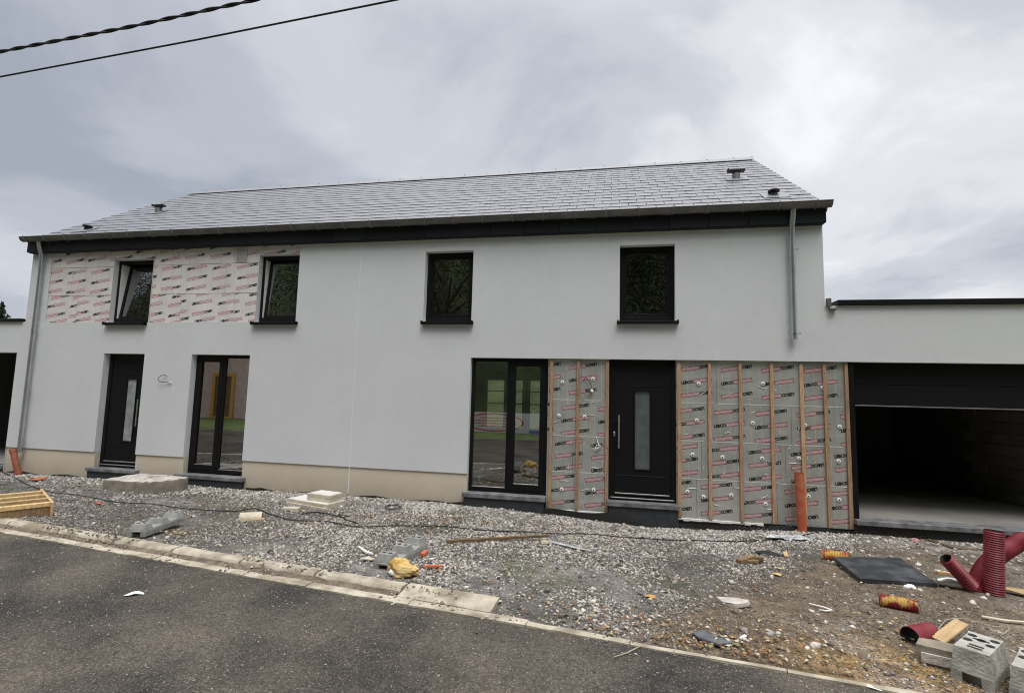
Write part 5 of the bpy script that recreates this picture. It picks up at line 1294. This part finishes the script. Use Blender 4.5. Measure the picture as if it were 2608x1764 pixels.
# grass tufts at the kerb
m = MB()
for cx_, cy_, n_, rr_ in ((*gr(315,1382)[:2], 120, .12), (*gr(20,1340)[:2], 160, .2), (*gr(920,1405)[:2], 60, .15), (*gr(700,1400)[:2], 60, .3), (*gr(640,1330)[:2], 60, .3), (*gr(1130,1420)[:2], 50,.15)):
    for i in range(n_):
        x, y = random.gauss(cx_, rr_), random.gauss(cy_, rr_*.5); z = hz(x, y); h_ = random.uniform(.02,.06); a = random.uniform(0,6.28); dx, dy = math.cos(a)*.003, math.sin(a)*.003; lx_, ly_ = random.gauss(0,.02), random.gauss(0,.02)
        m.add([(x-dx,y-dy,z),(x+dx,y+dy,z),(x+lx_,y+ly_,z+h_)], [(0,1,2)])
tag(m.build('weeds', mat('weed', (.16,.20,.06), .8), fix=False), 'sparse tufts of weeds at the kerb and in the gravel', 'weeds', None, 'stuff')

# ------------------------------------------------------------------ surroundings mirrored in the panes
def tree(name, p, h, cr_, label, group, conif=False, seed=1, nleaf=24000):
    rs = np.random.default_rng(seed); t_ = empty(name, p, label, 'tree', group)
    m = MB(); m.tube([(0,0,-.3),(.05,0,h*.25),(-.05,.05,h*.55),(0,0,h*.9)], [h*.022,h*.017,h*.011,h*.003], 8)
    if not conif:
        for i in range(7):
            a = rs.uniform(0,6.28); z0_ = h*rs.uniform(.28,.6); m.tube([(0,0,z0_),(math.cos(a)*cr_*.4,math.sin(a)*cr_*.4,z0_+h*.10),(math.cos(a)*cr_*.8,math.sin(a)*cr_*.8,z0_+h*.17)], [h*.009,h*.006,h*.002], 6)
    m.build('trunk', X['bark'], t_)
    if conif:
        n = nleaf; f_ = rs.uniform(0,1,n)**.7; zz = h*(1-f_*.92); ang = rs.uniform(0,6.28,n); rad = cr_*f_*rs.uniform(.2,1,n)*(1+.25*np.sin(zz*9)); c = np.stack([np.cos(ang)*rad, np.sin(ang)*rad, zz-rad*.25], -1); sz = .16
    else:
        ncl = 90; cc = rs.normal(0,1,(ncl,3)); cc /= np.linalg.norm(cc,axis=1)[:,None]; cc *= rs.uniform(.35,1,(ncl,1))**.5*np.array([cr_,cr_,h*.36]); cc[:,2] += h*.62
        idx = rs.integers(0,ncl,nleaf); c = cc[idx] + rs.normal(0,1,(nleaf,3))*cr_*.15; sz = .105
    n = len(c); a = rs.normal(0,1,(n,3)); a /= np.linalg.norm(a,axis=1)[:,None]; b = np.cross(a, rs.normal(0,1,(n,3))); b /= np.linalg.norm(b,axis=1)[:,None]
    s_ = rs.uniform(.5,1.2,(n,1))*sz; co = np.stack([c-a*s_, c+b*s_*.5, c+a*s_, c-b*s_*.5], 1).reshape(-1,3)
    me = bpy.data.meshes.new('crown'); me.from_pydata(co.tolist(), [], np.arange(n*4).reshape(n,4).tolist()); me.materials.append(X['spruce'] if conif else X['leafm'])
    o = bpy.data.objects.new('crown', me); COL.objects.link(o); o.parent = t_; return t_
TL = 'tall leafy green tree across the road, mirrored in the upper windows'
for i, (x, y, h_, c_) in enumerate(((-46,-30,24,7.5),(-57,-32,25,8),(-36,-29,19,6),(-27.5,-30,20,6),(-19,-27,19,6),(-11,-23,17,5.5),(-2.5,-22,17.5,5.5),(5.5,-22,17,5.5),(13.5,-24,17,5.5))):
    tree('leafy_tree', (x,y,0), h_, c_, TL, 'trees across the road', seed=i+3)
tree('spruce_tree', on_y(-22, 900, 14) * Vector((1,1,0)) if False else Vector((on_y(3,800,14).x, 14, 0)), on_y(3,772,14).z, 2.6, 'dark spruce top rising behind the left garage roof', None, True, 31, 2600)
# wooded bank behind the trees
m = MB(); xs_ = np.linspace(-150, 60, 70)
for i, x in enumerate(xs_):
    for j, (y, z) in enumerate(((-30,0),(-35,7),(-41,17),(-50,29))): m.v.append((x, y, z+1.2*math.sin(x*.3+j)*(j > 0)))
for i in range(69):
    for j in range(3): m.f.append((i*4+j,(i+1)*4+j,(i+1)*4+j+1,i*4+j+1)); m.mi.append(0)
b_ = m.build('hill', mat('wooded_bank', (.035,.05,.018), .95, var=.5, vscale=.6, bump=1, bscale=3), smooth=True); b_['kind'] = 'structure'
# meadow rising behind the house, seen through the rooms
m = MB(); m.quad((-60,9,-.1),(60,9,-.1),(60,60,14),(-60,60,14)); b_ = m.build('hill', mat('meadow_slope', (.13,.145,.075), .95, col2=(.26,.275,.15), vscale=.6, detail=8)); b_['kind'] = 'structure'
# house opposite, mirrored in the left glass door
oh = empty('opposite_house', (-23,-17.2,0), 'pinkish brick house with ochre trim across the road, mirrored in the left glass door', 'house')
m = MB(); m.box(-6,6,-7,0,-.2,5.2); m.build('wall', X['brickp'], oh)
m = MB(); m.add([(-6.3,.4,5.0),(6.3,.4,5.0),(6.3,-3.5,8.2),(-6.3,-3.5,8.2),(6.3,-7.4,5.0),(-6.3,-7.4,5.0)], [(0,1,2,3),(3,2,4,5)]); m.build('roof', X['rooft'], oh)
for x in (-3.2, .6, 3.4):
    z0_, z1_ = (.05,2.5) if x == .6 else (.95,2.4)
    m = MB(); frame_bars(m, x-.75, x+.75, z0_, z1_+.2, .01, .09, .2, .12); m.build('window_surround', X['ochre'], oh)
    m = MB(); m.box(x-.54, x+.54, .005, .03, z0_+.1, z1_); m.build('door' if x == .6 else 'window', X['woodd'] if x == .6 else X['glass'], oh)
# banner on the verge opposite
bn = empty('banner', (-3.6,-15.0,0), 'white advertising banner with red oval across the road, mirrored in the glass door', 'banner')
m = MB(); m.box(-3.6,3.6,0,.02,.05,1.0); m.build('banner_sheet', X['banner'], bn)
def ell(a, b, cx_, cz_, y, n=40): return [(cx_+a*math.cos(2*math.pi*i/n), y, cz_+b*math.sin(2*math.pi*i/n)) for i in range(n)]
m = MB(); e1v, e2v = ell(1.45,.43,-1.9,.53,.024), ell(1.36,.37,-1.9,.53,.024); m.add(e1v+e2v, [(i,(i+1)%40,40+(i+1)%40,40+i) for i in range(40)]); m.build('red_oval', X['bred'], bn)
m = MB()
for k_ in range(4):
    L_ = (.7,1.0,1.05,.75)[k_]; x = -1.9-L_
    while x < -1.9+L_:
        w_ = random.uniform(.05,.11); m.box(x, x+w_, .021, .025, .70-k_*.13, .76-k_*.13+random.uniform(-.01,.02)); x += w_+.035
m.build('banner_lettering', X['bred'], bn)
m = MB(); m.box(.6,1.6,.021,.025,.3,.9); m.box(-.2,3.5,.021,.025,.08,.22); m.build('blue_field', X['bblue'], bn)
for x in (-3.6, 0, 3.6):
    m = MB(); m.tube([(x,-.05,-.1),(x,-.05,1.15)], .03, 8); m.build('banner_post', X['steel'], bn)
